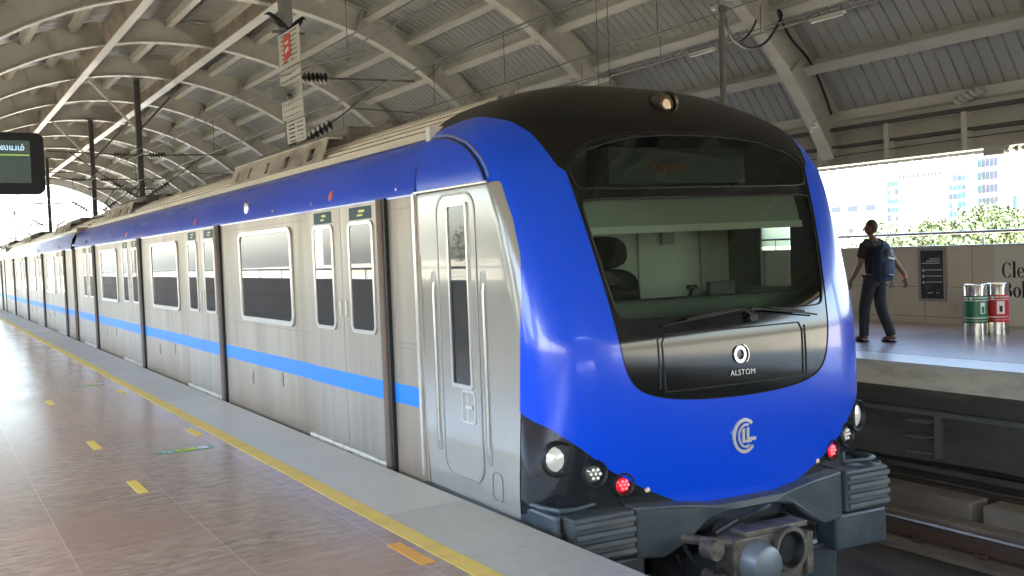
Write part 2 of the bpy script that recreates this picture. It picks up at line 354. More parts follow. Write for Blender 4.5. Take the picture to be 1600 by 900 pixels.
# painted lines and stickers on the platform floor (sheets 4 mm proud)
def sheet(name, x0, x1, y0, y1, z, m, label=None, cat=None, group=None, parent=None, kind=None):
    mb = MB(); mb.box(x0, x1, y0, y1, 0.0005, z)
    return tag(mb.build(name, m, parent), label, cat, group, kind)
mb = MB(); y = Y0
while y < Y1:
    L = random.uniform(.5, 1.1)
    mb.box(2.262 + random.uniform(-.003, .003), 2.378 + random.uniform(-.004, .004), y, y + L - .003, .0005, .004); y += L
struct(mb.build('yellow_safety_line', 'yellow'))
for k, (x0, x1, y0, y1, m, lb) in enumerate([
    (1.24, 1.31, 7.08, 7.54, 'dash', 'nearer yellow tape dash on the granite, in line with the train door'),
    (1.24, 1.31, 9.06, 9.52, 'dash', 'farther yellow tape dash on the granite, past the green arrow sticker'),
    (2.13, 2.21, 4.43, 4.86, 'orange', 'orange tape dash close beside the yellow line at the bottom of the view'),
    (2.12, 2.19, 9.06, 9.53, 'dash', 'short yellow tape dash touching the yellow line beyond the green sticker'),
    (2.10, 2.17, 12.8, 13.2, 'dash', 'small far yellow tape dash beside the yellow line'),
    (.30, .37, 7.08, 7.54, 'dash', 'pale tape dash cut off by the left edge of the view'),
    (1.24, 1.31, 12.4, 12.85, 'dash', 'faint far yellow tape dash lying in the glare on the floor')]):
    sheet('tape_dash', x0, x1, y0, y1, .004, m, lb, 'floor tape', 'tape dashes on the platform floor')
for yy, xa, xb, lb in ((8.47, 1.62, 2.10, 'green and yellow arrow sticker on the granite floor near the yellow line'), (14.07, 1.74, 2.10, 'distant green and yellow floor sticker lying near the far doors')):
    t = thing('floor_sticker', lb, 'sticker', (xa, yy, 0), 'arrow stickers on the floor')
    L = xb - xa; h = .075
    mb = MB(); mb.prism([(xa, yy), (xa + L * .25, yy - h), (xb, yy - h), (xb, yy + h), (xa + L * .25, yy + h)], .0005, .003, lambda u, v, w_: (u, v, w_)); mb.build('backing', 'green', t)
    mb = MB(); mb.box(xa + L * .38, xa + L * .74, yy - h * .7, yy + h * .7, .003, .0045); mb.build('yellow_panel', 'lime', t)
    mb = MB(); mb.box(xa + L * .77, xa + L * .95, yy - h * .7, yy + h * .7, .003, .0045)
    mb.box(xa + L * .17, xa + L * .2, yy - h * .5, yy + h * .5, .003, .0045); mb.box(xa + L * .24, xa + L * .34, yy - h * .55, yy - h * .2, .003, .0045); mb.box(xa + L * .24, xa + L * .30, yy + h * .1, yy + h * .5, .003, .0045)
    mb.build('white_print', 'whitep', t)
    mb = MB(); mb.prism([(xa + L * .46, yy), (xa + L * .52, yy - .02), (xa + L * .52, yy - .008), (xa + L * .64, yy - .008), (xa + L * .64, yy + .008), (xa + L * .52, yy + .008), (xa + L * .52, yy + .02)], .0045, .0055, lambda u, v, w_: (u, v, w_)); mb.build('arrow', 'ink', t)

# ------------------------------------------------------------------ parapet walls
def parapet(X, sgn, lab, y0, y1, ht=1.38):
    """sgn = direction from the platform outwards"""
    t = thing('parapet_wall', lab, 'wall', (X, (y0 + y1) / 2, 0))
    a, b = sorted((X, X + sgn * .14))
    mb = MB(); mb.box(a, b, y0, y1, -.3, ht)
    mb.build('wall', 'wallc', t)
    mb = MB()
    yj = y0 + .42
    f = X - sgn * .002
    a2, b2 = sorted((f, X - sgn * .0003))
    while yj < y1:
        mb.box(a2, b2, yj - .004, yj + .004, .0, ht - .001); yj += .94
    for z in (.12, .66): mb.box(a2, b2, y0, y1, z - .004, z + .004)
    mb.build('cladding_joints', 'under', t)
    mb = MB(); a3, b3 = sorted((X + sgn * .02, X + sgn * .12)); mb.box(a3 - .03, b3 + .03, y0, y1, ht + .001, ht + .02); mb.build('coping', 'steel_rail', t)
    mb = MB(); mb.tube([(X + sgn * .07, y0, ht + .24), (X + sgn * .07, y1, ht + .24)], .027, 10); mb.build('handrail', 'steel_rail', t, smooth=True)
    yp = .36
    n = 0
    while yp < y1 and n < 60:
        if yp > y0:
            mb = MB(); mb.tube([(X + sgn * .07, yp, ht + .02), (X + sgn * .07, yp, ht + .24)], .016, 8); mb.build('baluster', 'steel_rail', t, smooth=True); n += 1
        yp += .94 if X > 5 else 1.88
    return t
parapet(XRW, 1, 'cream panelled parapet wall with steel handrail behind the opposite platform', 2, 40)
parapet(XL, -1, 'cream parapet wall with handrail along the near platform, outside the view', -28, 60, 1.1)
parapet_far = MB(); parapet_far.box(XRW, XRW + .14, 40.01, Y1, -.3, 1.38); tag(parapet_far.build('parapet_wall', 'wallc'), 'far stretch of plain parapet hidden behind the train', 'wall')

# ================================================================== ROOF
def arc(Rr, a0, a1, n): return [(XC + Rr * math.sin(a0 + (a1 - a0) * k / n), ZC + Rr * math.cos(a0 + (a1 - a0) * k / n)) for k in range(n + 1)]
PH = R(60.5)
# corrugated sheeting
mb = MB(); n = 56; Rs = 10.33
prof = []
ys = -29.0
while ys < 75.5:
    prof += [(ys, 0), (ys + .205, 0), (ys + .215, .035), (ys + .235, .035), (ys + .245, 0)]; ys += .245
P = []
for k in range(n + 1):
    a = -PH - R(3.2) + (2 * PH + R(6.4)) * k / n
    P.append([(XC + (Rs + d) * math.sin(a), y, ZC + (Rs + d) * math.cos(a)) for y, d in prof])
mb.grid(P)
M['sheet'] = mat('grey_roof_sheet', (.50, .505, .48), .42, .05, var=((.8, .5, .8), (.41, .415, .395), .4, .7))
o = mb.build('roof_sheeting', 'sheet', fixn=False)
tag(o, 'dark grey corrugated metal sheeting of the vaulted station roof', 'roof')
# second outer skin
mb = MB(); mb.grid([[(XC + 10.5 * math.sin(a), y, ZC + 10.5 * math.cos(a)) for y in (-29, 75.5)] for a in [-PH - R(3.2) + (2 * PH + R(6.4)) * k / 40 for k in range(41)]])
tag(mb.build('roof_outer_skin', 'sheet'), 'outer metal skin above the ribbed roof sheeting', 'roof')
# arched ribs
def rib_tree(Y, lab):
    t = thing('roof_rib', lab, 'roof rib', (XC, Y, 8.0), 'arched steel ribs of the vault')
    nseg = 48
    A = arc(9.6, -PH, PH, nseg); B = arc(10.2, -PH, PH, nseg)
    mb = MB(); th = .012
    vs = []; fs = []
    for i in range(nseg + 1):
        for y in (Y - th, Y + th):
            vs.append((A[i][0], y, A[i][1])); vs.append((B[i][0], y, B[i][1]))
    for i in range(nseg):
        a = i * 4; b = a + 4
        fs += [(a, b, b + 1, a + 1), (a + 2, a + 3, b + 3, b + 2)]
    mb.add(vs, fs); mb.build('web', 'steel_paint', t, smooth=True, angle=30)
    def flange(nm, r0, r1, hw, m):
        mb = MB(); P0 = arc(r0, -PH, PH, nseg); P1 = arc(r1, -PH, PH, nseg); vs = []; fs = []
        for i in range(nseg + 1):
            vs += [(P0[i][0], Y - hw, P0[i][1]), (P0[i][0], Y + hw, P0[i][1]), (P1[i][0], Y + hw, P1[i][1]), (P1[i][0], Y - hw, P1[i][1])]
        for i in range(nseg):
            a = i * 4; b = a + 4
            fs += [(a, a + 1, b + 1, b), (a + 1, a + 2, b + 2, b + 1), (a + 2, a + 3, b + 3, b + 2), (a + 3, a, b, b + 3)]
        fs += [(0, 3, 2, 1), (nseg * 4, nseg * 4 + 1, nseg * 4 + 2, nseg * 4 + 3)]
        mb.add(vs, fs); return mb.build(nm, m, t, smooth=True, angle=30)
    flange('lower_flange', 9.572, 9.6, .14, 'flange')
    flange('upper_flange', 10.2, 10.225, .13, 'steel_paint')
    # splice plates with bolt heads and stiffeners
    for ad in (-49, -34, -20, -11.6, 6.6, 20, 34, 49):
        a = R(ad); sx, cz = math.sin(a), math.cos(a)
        mb = MB()
        def at(rr, tt, y): return (XC + rr * sx + tt * cz, y, ZC + rr * cz - tt * sx)
        vs = [at(rr, tt, y) for rr in (9.605, 10.195) for tt in (-.012, .012) for y in (Y - .135, Y + .135)]
        mb.add(vs, [(0, 1, 3, 2), (4, 6, 7, 5), (0, 4, 5, 1), (2, 3, 7, 6), (0, 2, 6, 4), (1, 5, 7, 3)])
        for q in range(5):
            p = at(9.7 + .1 * q, .05, Y - th - .012); mb.cyl(p, (0, 1, 0), .018, .012, 6)
            p = at(9.7 + .1 * q, -.05, Y - th - .012); mb.cyl(p, (0, 1, 0), .018, .012, 6)
        mb.build('stiffener', 'steel_paint', t)
    return t
Yr = [12.6 + 5.45 * k for k in range(-7, 12)]
r0 = rib_tree(Yr[0], 'x')
ribs = [r0]
for y in Yr[1:]:
    c = copy_tree(r0); c.location = (XC, y, 8.0); ribs.append(c)
for i, c in enumerate(ribs):
    if i < 7: c['label'] = f'arched cream roof rib behind the camera, {ORD[i]} from the open end'
    else: c['label'] = f'arched cream roof rib, {ORD[i-7]} in view from the upper right'
# purlins and girders
k = 0
for i in range(17):
    ad = 57.5 - 7.37 * i
    if ad < -61: break
    a = R(ad); sx, cz = math.sin(a), math.cos(a)
    t = thing('roof_purlin', f'cream roof purlin running along the vault, {ORD[k]} up from the right-hand eave', 'purlin', (XC + 10 * sx, 30, ZC + 10 * cz), 'purlins running along the vault')
    def at(rr, tt, y): return (XC + rr * sx + tt * cz, y, ZC + rr * cz - tt * sx)
    def bx(r0_, r1_, t0, t1):
        mb = MB(); vs = [at(rr, tt, y) for rr in (r0_, r1_) for tt in (t0, t1) for y in (-29, 75.3)]
        mb.add(vs, [(0, 1, 3, 2), (4, 6, 7, 5), (0, 4, 5, 1), (2, 3, 7, 6), (0, 2, 6, 4), (1, 5, 7, 3)]); return mb
    bx(10.03, 10.045, -.0, .19).build('flange', 'flange', t)
    bx(10.046, 10.235, -.012, .0).build('web', 'steel_paint', t)
    bx(10.236, 10.25, -.0, .12).build('top_flange', 'steel_paint', t)
    k += 1
for j, ad in enumerate((-11.6, 6.6)):
    a = R(ad); sx, cz = math.sin(a), math.cos(a)
    t = thing('roof_girder', ['deep longitudinal roof girder with bright underside, the left of the two', 'deep longitudinal roof girder with bright underside, the right of the two'][j], 'girder', (XC + 9.6 * sx, 30, ZC + 9.6 * cz), 'longitudinal girders under the crown')
    def at(rr, tt, y): return (XC + rr * sx + tt * cz, y, ZC + rr * cz - tt * sx)
    for (nm, r0_, r1_, t0, t1, m) in (('bottom_flange', 9.44, 9.462, -.13, .13, 'flange'), ('web', 9.463, 10.02, -.01, .01, 'girder')):
        mb = MB(); vs = [at(rr, tt, y) for rr in (r0_, r1_) for tt in (t0, t1) for y in (-29, 74.9)]
        mb.add(vs, [(0, 1, 3, 2), (4, 6, 7, 5), (0, 4, 5, 1), (2, 3, 7, 6), (0, 2, 6, 4), (1, 5, 7, 3)]); mb.build(nm, m, t)
# end arch fascia at the far end of the roof
mb = MB(); A = arc(9.35, -PH, PH, 48); B = arc(10.55, -PH, PH, 48)
mb.add([(p[0], y, p[1]) for y in (75.51, 75.7) for P_ in (A, B) for p in P_], [])
m_ = 49
for i in range(48):
    mb.f += [(i, i + 1, m_ + i + 1, m_ + i), (2 * m_ + i, 3 * m_ + i, 3 * m_ + i + 1, 2 * m_ + i + 1), (i, 2 * m_ + i, 2 * m_ + i + 1, i + 1), (m_ + i, m_ + i + 1, 3 * m_ + i + 1, 3 * m_ + i)]; mb.m += [0] * 4
tag(mb.build('roof_end_arch', 'steel_paint'), 'curved grey panel closing the edge of the roof at its far open end', 'roof edge')
# eaves: fascia box beams both sides
def eave(sg, lab):
    X = XC + sg * 8.44
    t = thing('eave_fascia', lab, 'eave beam', (X, 30, 3.3))
    def b(nm, x0, x1, z0, z1, m, y0=-29, y1=75.4):
        a_, b_ = sorted((X + sg * x0, X + sg * x1)); mb = MB(); mb.box(a_, b_, y0, y1, z0, z1); return mb.build(nm, m, t)
    b('back_panel', .30, .33, 3.04, 3.72, 'flange')
    b('top_rail', -.02, .30, 3.66, 3.73, 'dark_steel')
    b('middle_rail', 0, .29, 3.34, 3.385, 'dark_steel')
    b('bottom_rail', -.02, .3, 3.0, 3.035, 'steel_paint')
    b('gutter', .34, .8, 3.05, 3.5, 'steel_paint')
    b('eave_purlin', .12, .17, 3.86, 4.05, 'flange')
    b('upper_ledge', .2, .5, 3.74, 3.78, 'flange')
    y = .6 ; n = 0
    while y < 60:
        a_, b_ = sorted((X - sg * .05, X + sg * .158)); mb = MB(); mb.box(a_, b_, y - .025, y + .025, 3.036, 3.655); mb.box(a_ - .02, a_, y - .07, y + .07, 3.04, 3.65) if sg < 0 else mb.box(a_ - .012, a_ - .001, y - .05, y + .05, 3.04, 3.65)
        mb.build('bracket_post', 'flange', t); y += 1.53; n += 1
    mb = MB(); mb.tube([(X - sg * .04, -6, 3.2), (X - sg * .04, 4, 3.14), (X - sg * .04, 9, 3.21), (X - sg * .04, 15, 3.15), (X - sg * .04, 30, 3.22)], .008, 5); mb.build('loose_cable', 'cable', t)
eave(1, 'cream and dark box eave beam above the opening over the opposite platform')
eave(-1, 'eave beam above the near platform opening, outside the view')
for k, (x, y, lb) in enumerate([(16.1, 1.7, 'roof column on the outer side behind the camera, opposite side'), (16.1, 23.5, 'roof column outside the opposite parapet hidden by the train'), (16.1, 45.3, 'far roof column outside the opposite parapet'), (-2.5, 1.7, 'roof column outside the near parapet beside the camera'), (-2.5, 23.5, 'roof column outside the near parapet farther along'), (-2.5, 45.3, 'far roof column outside the near parapet')]):
    mb = MB(); mb.tube([(x, y, -10), (x, y, 3.05)], .28, 16); tag(mb.build('roof_column', 'conc', smooth=True), lb, 'column', 'columns carrying the roof')

# unseen wall added to darken nose reflections; window posts of the near side
mb = MB(); mb.box(-2.6, 16.1, -30.6, -30.3, -.3, 8.4); tag(mb.build('light_blocker_wall', 'wallc'), 'unseen wall far behind the camera, added to darken reflections in the train nose', 'wall')
for k in range(-6, 1):
    mb = MB(); mb.box(-2.3, -2.0, 12.6 + 5.45 * k - 6.2, 12.6 + 5.45 * k - 5.9, 1.36, 3.0); tag(mb.build('window_post', 'steel_paint'), f'square post between near parapet and eave, outside the view, {ORD[k+6]} from the added wall', 'post', 'posts on the near parapet')
# lighting tray with tube lamps
ad = R(42.6); tx, tz = XC + 9.42 * math.sin(ad), ZC + 9.42 * math.cos(ad)
t = thing('cable_tray', 'thin dark cable tray with pipes hanging under the right slope of the roof', 'cable tray', (tx, 20, tz))
mb = MB(); mb.box(tx - .06, tx + .06, -6, 70, tz - .012, tz); mb.build('tray', 'dark_steel', t)
mb = MB(); mb.tube([(tx + .12, -6, tz + .03), (tx + .12, 70, tz + .03)], .018, 6); mb.tube([(tx - .1, -6, tz + .05), (tx - .1, 70, tz + .05)], .014, 6); mb.build('conduit', 'grey_steel', t)
mb = MB()
for q in range(26):
    y = -4 + 2.73 * q; mb.tube([(tx, y, tz), (tx + .03, y + .02, tz + .5)], .008, 5)
mb.build('hangers', 'dark_steel', t)['kind'] = 'stuff'
for q, y in enumerate((10.9, 13.9, 17.2, 22.5, 28)):
    tt = thing('tube_lamp', f'{ORD[q]} unlit white tube lamp under the cable tray counted from the right', 'lamp', (tx, y, tz), 'unlit tube lamps on the cable tray')
    mb = MB(); mb.box(tx - .05, tx + .05, y - .35, y + .35, tz - .055, tz - .013); mb.build('lamp_body', 'tray', tt)
    mb = MB(); mb.tube([(tx, y - .33, tz - .075), (tx, y + .33, tz - .075)], .018, 8); mb.build('lamp_tube', 'tube', tt)

# eave floodlights / clutter on the right eave
mb = MB()
for q in range(5):
    y = 9.9 - .1 * q; mb.lathe((15.15, y, 3.82 + .03 * q), (0, -.5, .6), [(.02, -.02), (.09, 0), (.1, .06), (.02, .09)], 12)
tag(mb.build('insulator_string', 'tray', smooth=True), 'string of pale shell-shaped caps lying on the eave beam at the upper right', 'insulators')
t = thing('eave_lamp', 'small pale lamp fitting under the eave beam at the right', 'lamp', (15.1, 9, 2.9))
mb = MB(); mb.box(15.0, 15.2, 9.0, 9.35, 2.86, 2.99); mb.build('lamp_body', 'tray', t)
for y, r_ in ((8.95, .06), (8.8, .05), (8.68, .04)):
    mb = MB(); mb.cyl((15.1, y + .06, 2.93), (0, -1, 0), r_, .06, 10); mb.build('lamp_ring', 'tray', t)
for q, (p, l) in enumerate((((14.55, 12.5, 3.75), 'pale clamp cluster at the foot of the nearest rib'), ((12.05, 12.45, 5.7), 'wired clamp on the nearest rib by the upper frame edge'), ((13.2, 18.25, 5.5), 'wired clamp on the second rib beside the cable tray'), ((12.2, 18.25, 6.3), 'wired clamp higher on the second rib'))):
    mb = MB()
    for s in range(7):
        d = Vector((random.uniform(-1, 1), random.uniform(-.6, .2), random.uniform(-1, 1))) * .14
        mb.tube([p, tuple(Vector(p) + d)], .014, 5)
    mb.box(p[0] - .05, p[0] + .05, p[1] - .12, p[1] - .02, p[2] - .05, p[2] + .05)
    tag(mb.build('bolted_clamp', 'tray'), l, 'clamp', 'clamps on the ribs')
# hanging pipe mast near the first rib with cable loops
t = thing('drop_pipe', 'thin grey steel pipe hanging from the roof behind the train, with a bracket on top', 'pipe', (9.84, 10.0, 4.0))
mb = MB(); mb.tube([(9.82, 10, 2.4), (9.84, 10, 4.95)], .045, 12); mb.build('pipe', 'dark_steel', t, smooth=True)
mb = MB(); mb.box(9.72, 9.96, 9.9, 10.1, 4.93, 4.99); mb.tube([(9.72, 10, 4.96), (9.8, 10, 4.75)], .02, 6); mb.tube([(9.96, 10, 4.96), (9.88, 10, 4.75)], .02, 6); mb.tube([(9.84, 10, 4.99), (9.84, 10.0, 7.4)], .02, 6); mb.build('bracket', 'grey_steel', t)
def sag(a, b, d, n=12):
    a, b = Vector(a), Vector(b); return [a.lerp(b, k / n) + Vector((0, 0, -d * 4 * (k / n) * (1 - k / n))) for k in range(n + 1)]
def smoothpath(p, n=2):
    for _ in range(n):
        q = [p[0]]
        for a_, b_ in zip(p, p[1:]):
            a_, b_ = Vector(a_), Vector(b_); q += [a_.lerp(b_, .25), a_.lerp(b_, .75)]
        p = q + [p[-1]]
    return p
mb = MB(); mb.tube(smoothpath([(9.88, 10.0, 4.92), (10.22, 10.3, 4.76), (10.86, 10.8, 4.69), (11.6, 11.2, 4.69), (12.4, 11.6, 4.92), (13.0, 11.9, 5.3), (13.42, 12.1, 5.65), (13.36, 12.2, 5.76), (13.66, 12.35, 5.57), (13.95, 12.38, 5.26), (14.42, 12.4, 4.98), (14.75, 12.4, 4.49), (15.0, 12.4, 3.96)]), .024, 6)
tag(mb.build('looped_cable', 'cable', smooth=True), 'thick black cable looping from the drop pipe across to the nearest rib', 'cable')
mb = MB(); mb.tube(smoothpath([(9.89, 10.0, 4.89), (10.26, 10.3, 4.65), (10.82, 10.7, 4.63), (11.33, 11.0, 4.81), (11.94, 11.4, 5.13), (12.31, 11.7, 5.34)]), .018, 6)
tag(mb.build('looped_cable', 'cable', smooth=True), 'shorter black cable loop rising right of the drop pipe bracket', 'cable')

# ------------------------------------------------------------------ catenary masts, wires
def insul(mb, a, b, n=6, r=.12):
    a, b = Vector(a), Vector(b); d = (b - a); L = d.length; pr = [(.03, 0)]
    for k in range(n):
        z = L * (k + .2) / n; pr += [(.035, z), (r, z + L / n * .3), (r * .95, z + L / n * .45), (.035, z + L / n * .55)]
    pr += [(.03, L)]; mb.lathe(a, d, pr, 14)
def mast(Y, lab, top=8.1, bot=3.6, braces=True, base=None):
    t = thing('catenary_mast', lab, 'mast', (XC, Y, top if base is None else base), 'drop masts of the overhead line')
    mb = MB()
    z0 = bot if base is None else base
    mb.box(XC - .09, XC - .08, Y - .1, Y + .1, z0, top); mb.box(XC + .08, XC + .09, Y - .1, Y + .1, z0, top); mb.box(XC - .079, XC + .079, Y - .008, Y + .008, z0, top)
    mb.box(XC - .2, XC + .2, Y - .16, Y + .16, top - .03, top + .02)
    mb.build('mast_column', 'dark_steel', t)
    if braces:
        for s in (-1, 1):
            mb = MB(); mb.tube([(XC + s * .1, Y, top - 1.7), (XC + s * 1.5, Y, top - .14)], .04, 6); mb.build('brace', 'flange' if s < 0 else 'dark_steel', t)
    for s in ((1,) if Y < 20 else (1, -1)):
        for q in (((.3, 5.38), (.85, 5.4)), ((.3, 4.05), (.9, 4.45))):
            mb = MB(); insul(mb, (XC + s * q[0][0], Y, q[0][1]), (XC + s * q[1][0], Y, q[1][1])); mb.build('insulator', 'porc', t, smooth=True)
        for q in ([(.1, 5.38), (.3, 5.38)], [(.1, 3.95), (.3, 4.05)]):
            mb = MB(); mb.tube([(XC + s * x, Y, z) for x, z in q], .025, 6); mb.build('insulator_bracket', 'dark_steel', t)
        mb = MB()
        for q, r_ in (([(.85, 5.4), (2.9, 5.46)], .022), ([(.9, 4.45), (2.2, 5.42)], .022), ([(1.35, 4.8), (3.2, 4.75)], .014), ([(3.1, 4.76), (2.2, 4.55), (2.1, 3.6)], .010)):
            mb.tube([(XC + s * x, Y, z) for x, z in q], r_, 6)
        mb.build('cantilever', 'dark_steel', t)
    return t
m1 = mast(19.4, 'dark drop mast in front with a slotted white ladder tray beside it', 8.5, 3.9, False)
mast(34.9, 'dark drop mast with two diagonal braces, nearer of the braced pair', 8.0, 3.5)
mast(45.1, 'dark drop mast with two diagonal braces, farther of the braced pair', 8.0, 3.5)
mast(61.5, 'slim far drop mast seen against the white sky just inside the roof end', 8.0, 3.3, False)
mast(84, 'free standing overhead line mast outside beyond the roof end', 6.2, 0, False, base=-1.9)
mast(104, 'farthest overhead line mast outside at the left edge of the sky', 6.2, 0, False, base=-1.9)
# white slotted tray on the first mast
t = thing('slotted_tray', 'white slotted metal tray panels hanging beside the front drop mast', 'panel', (7.05, 19.4, 3.9))
def tray(y0, y1, z0, z1, skew, rows, cols, sl):
    mb = MB(); X = 6.60; th = .008
    def q(u, v): return (y0 + (y1 - y0) * u + skew * (1 - v), z0 + (z1 - z0) * v)
    def bar(u0, u1, v0, v1): mb.prism([q(u0, v0), q(u1, v0), q(u1, v1), q(u0, v1)], X, X + th, lambda a, b, c: (c, a, b))
    us = [0, .06]; 
    for c in range(cols):
        w_ = .88 / cols; us += [.06 + w_ * c + w_ * (1 - sl) / 2, .06 + w_ * c + w_ * (1 - (1 - sl) / 2)]
    us += [.94, 1]
    bar(0, .06, 0, 1); bar(.94, 1, 0, 1)
    for c in range(cols + 1):
        a_ = .06 if c == 0 else us[2 * c + 1]; b_ = us[2 * c + 2] if c < cols else .94
        bar(a_, b_, 0.0, 1)
    for r_ in range(rows + 1):
        v0 = r_ / rows - (.4 / rows if r_ else 0) ; v1 = r_ / rows + (.0 if r_ == rows else .3 / rows)
        for c in range(cols): bar(us[2 * c + 2], us[2 * c + 3], max(0, v0), min(1, v1))
    return mb.build('tray_panel', 'tray', t)
tray(18.2, 19.45, 5.55, 6.2, 0, 7, 2, .75)
tray(18.2, 19.45, 4.45, 5.54, -.05, 9, 8, .5)
tray(18.1, 19.2, 3.95, 4.44, -.05, 6, 2, .75)
mb = MB(); mb.prism([(18.7, 5.68), (19.1, 5.6), (19.1, 6.1), (18.7, 6.14)], 6.585, 6.596, lambda a, b, c: (c, a, b)); 
tag(mb.build('warning_sign', 'redsign'), 'small red warning plate on the white slotted tray', 'sign')
mb = MB(); mb.prism([(18.8, 5.8), (19.0, 5.76), (19.0, 5.84), (18.8, 5.88)], 6.579, 6.584, lambda a, b, c: (c, a, b)); mb.prism([(18.8, 5.95), (19.0, 5.93), (19.0, 5.98), (18.8, 6.0)], 6.579, 6.584, lambda a, b, c: (c, a, b))
o = mb.build('sign_print', 'whitep', bpy.data.objects['warning_sign'])
t = thing('weight_box', 'dark grey balance weight box hanging left of the front drop mast', 'weight', (6.4, 19.2, 5.0))
mb = MB(); mb.box(6.15, 6.45, 18.6, 19.1, 4.76, 5.03); mb.build('box', 'grey_steel', t, bevel=.01)
mb = MB(); mb.box(6.45, 6.60, 18.8, 18.84, 4.88, 4.93); mb.build('bracket', 'dark_steel', t)
def wire(nm, x, z, r, lab, y0=-10, y1=138):
    mb = MB(); pts = []
    n = 30
    for k in range(n + 1): pts.append((x, y0 + (y1 - y0) * k / n, z + .04 * math.sin(k)))
    mb.tube(pts, r, 5); tag(mb.build(nm, 'wire', smooth=True), lab, 'wire', 'overhead line wires')
wire('contact_wire', 4.53, 3.55, .009, 'lower contact wire above the train')
wire('messenger_wire', 4.53, 4.12, .009, 'upper carrying wire above the train')
wire('contact_wire', 9.0, 4.6, .009, 'lower contact wire above the empty track')
wire('messenger_wire', 9.0, 5.42, .009, 'upper carrying wire above the empty track')
wire('earth_wire', 6.3, 5.3, .011, 'thin earth wire beside the drop masts')
for q, (x, za, zb, y) in enumerate([(9, 4.6, 5.42, 14.5), (9, 4.6, 5.42, 17.2), (9, 4.6, 5.42, 22.0), (4.53, 3.55, 4.12, 17), (4.53, 3.55, 4.12, 24), (4.53, 3.55, 4.12, 31), (9, 4.6, 5.42, 10.4)]):
    mb = MB(); mb.tube([(x, y, za), (x, y, zb)], .006, 5); tag(mb.build('wire_dropper', 'wire'), f'{ORD[q]} short vertical dropper between two overhead wires', 'wire', 'droppers of the overhead line')
for q, (x, y, z0_, z1_, l) in enumerate([(7.6, 18.2, 5.6, 7.8, 'long thin hanger rod right of the crows'), (11.6, 15.2, 4.7, 7.6, 'left of two thin hanger rods above the headlamp'), (11.72, 15.0, 4.7, 7.5, 'right of two thin hanger rods above the headlamp')]):
    mb = MB(); mb.tube([(x, y, z0_), (x, y, z1_)], .008, 5); mb.box(x - .04, x + .04, y - .04, y + .04, z0_ - .05, z0_); tag(mb.build('hanger_rod', 'dark_steel'), l, 'rod', 'thin hanger rods')
mb = MB(); mb.tube([(6.2, 19.0, 5.2), (7.9, 18.0, 5.75)], .014, 5); tag(mb.build('stay_wire', 'grey_steel'), 'pale slanting stay wire crossing the front drop mast', 'wire')
# crows
def crow(p, yaw, lab):
    t = thing('crow', lab, 'bird', p, 'crows perched on the mast')
    mb = MB(); c, s = math.cos(yaw), math.sin(yaw)
    def L(a, b, z): return (p[0] + c * a - s * b, p[1] + s * a + c * b, p[2] + z)
    mb.tube([L(-.30, 0, .0), L(-.2, 0, .05), L(-.1, 0, .12), L(0, 0, .19), L(.08, 0, .26), L(.12, 0, .31), L(.16, 0, .33), L(.22, 0, .32), L(.26, 0, .30)], [.012, .03, .06, .075, .06, .042, .04, .018, .004], 10)
    mb.build('body', 'bird', t, smooth=True)
    mb = MB()
    for q in (-.02, .02): mb.tube([L(-.02, q, .13), L(0, q, 0)], .006, 5)
    mb.build('leg', 'bird', t)
crow((6.55, 19.3, 6.3), R(170), 'black crow perched on the left side of the front mast')
crow((6.98, 19.3, 6.28), R(25), 'black crow perched on the right side of the front mast')
mb = MB(); mb.box(6.45, 7.1, 19.22, 19.38, 6.25, 6.28); tag(mb.build('perch_bar', 'dark_steel'), 'short crossbar on the front mast under the crows', 'bar')
mb = MB(); mb.prism([(-.28, 8.2), (.28, 8.2), (.1, 6.9), (.1, 6.3), (-.1, 6.3), (-.1, 6.9)], 19.25, 19.55, lambda a, b, c: (XC + a, c, b)); tag(mb.build('mast_hood', 'grey_steel'), 'tapered grey steel head of the front drop mast', 'bracket')

# ================================================================== TRAIN
XM = 4.54; XRS = 6.02
def car_body(root, ya, yb):
    """stainless body with roof; ya < yb"""
    prof = [(SX + .02, -.08), (SX + .02, 2.04)]
    mb = MB(); mb.box(SX, SX + .05, ya, yb, -.06, 2.035); mb.box(XRS - .05, XRS, ya, yb, -.06, 2.035); mb.box(SX + .051, XRS - .051, ya, yb, -.1, -.05)
    mb.box(SX + .051, XRS - .051, yb - .05, yb - .001, -.049, 2.5)
    mb.build('body_shell', 'stainless', root)
    bp_ = [(3.045, 2.035), (3.048, 2.09), (3.065, 2.17), (3.095, 2.26), (3.14, 2.35), (3.20, 2.425), (3.27, 2.45)]
    mb = MB(); P = []
    for y in (ya, yb): P.append([(x, y, z) for x, z in bp_])
    mb.grid(P); mb.box(3.047, 3.12, ya + .001, yb - .001, 2.02, 2.034); mb.build('blue_roof_band', 'blue', root, smooth=True, fixn=False)
    mb = MB(); mb.grid([[(2 * XM - x, y, z) for x, z in bp_[::-1]] for y in (ya, yb)]); mb.build('blue_roof_band', 'blue', root, smooth=True, fixn=False)
    # roof: ledge, corrugated slopes, dark top
    mb = MB(); pr = [(3.27, 2.45), (3.33, 2.47)]
    n = 6
    for k in range(n):
        x = 3.33 + (3.95 - 3.33) * k / n; z = 2.48 + (2.76 - 2.48) * math.sin(k / n * 1.35) / math.sin(1.35); dx = .62 / n
        pr += [(x + .004, z - .01), (x + dx * .06, z + .045), (x + dx * .55, z + .07), (x + dx * .64, z + .0), (x + dx * .96, z + .005)]
    pr += [(3.96, 2.80)]
    pr2 = pr + [(4.2, 2.83), (XM, 2.85)]
    full = pr2 + [(2 * XM - x, z) for x, z in pr2[-2::-1]]
    mb.grid([[(x, y, z) for x, z in full] for y in (ya, yb)]); mb.build('roof', 'roofrib', root)
    mb = MB(); mb.box(3.08, 6.0, ya + .02, yb - .02, -.5, -.101); mb.build('underframe', 'gasket', root)
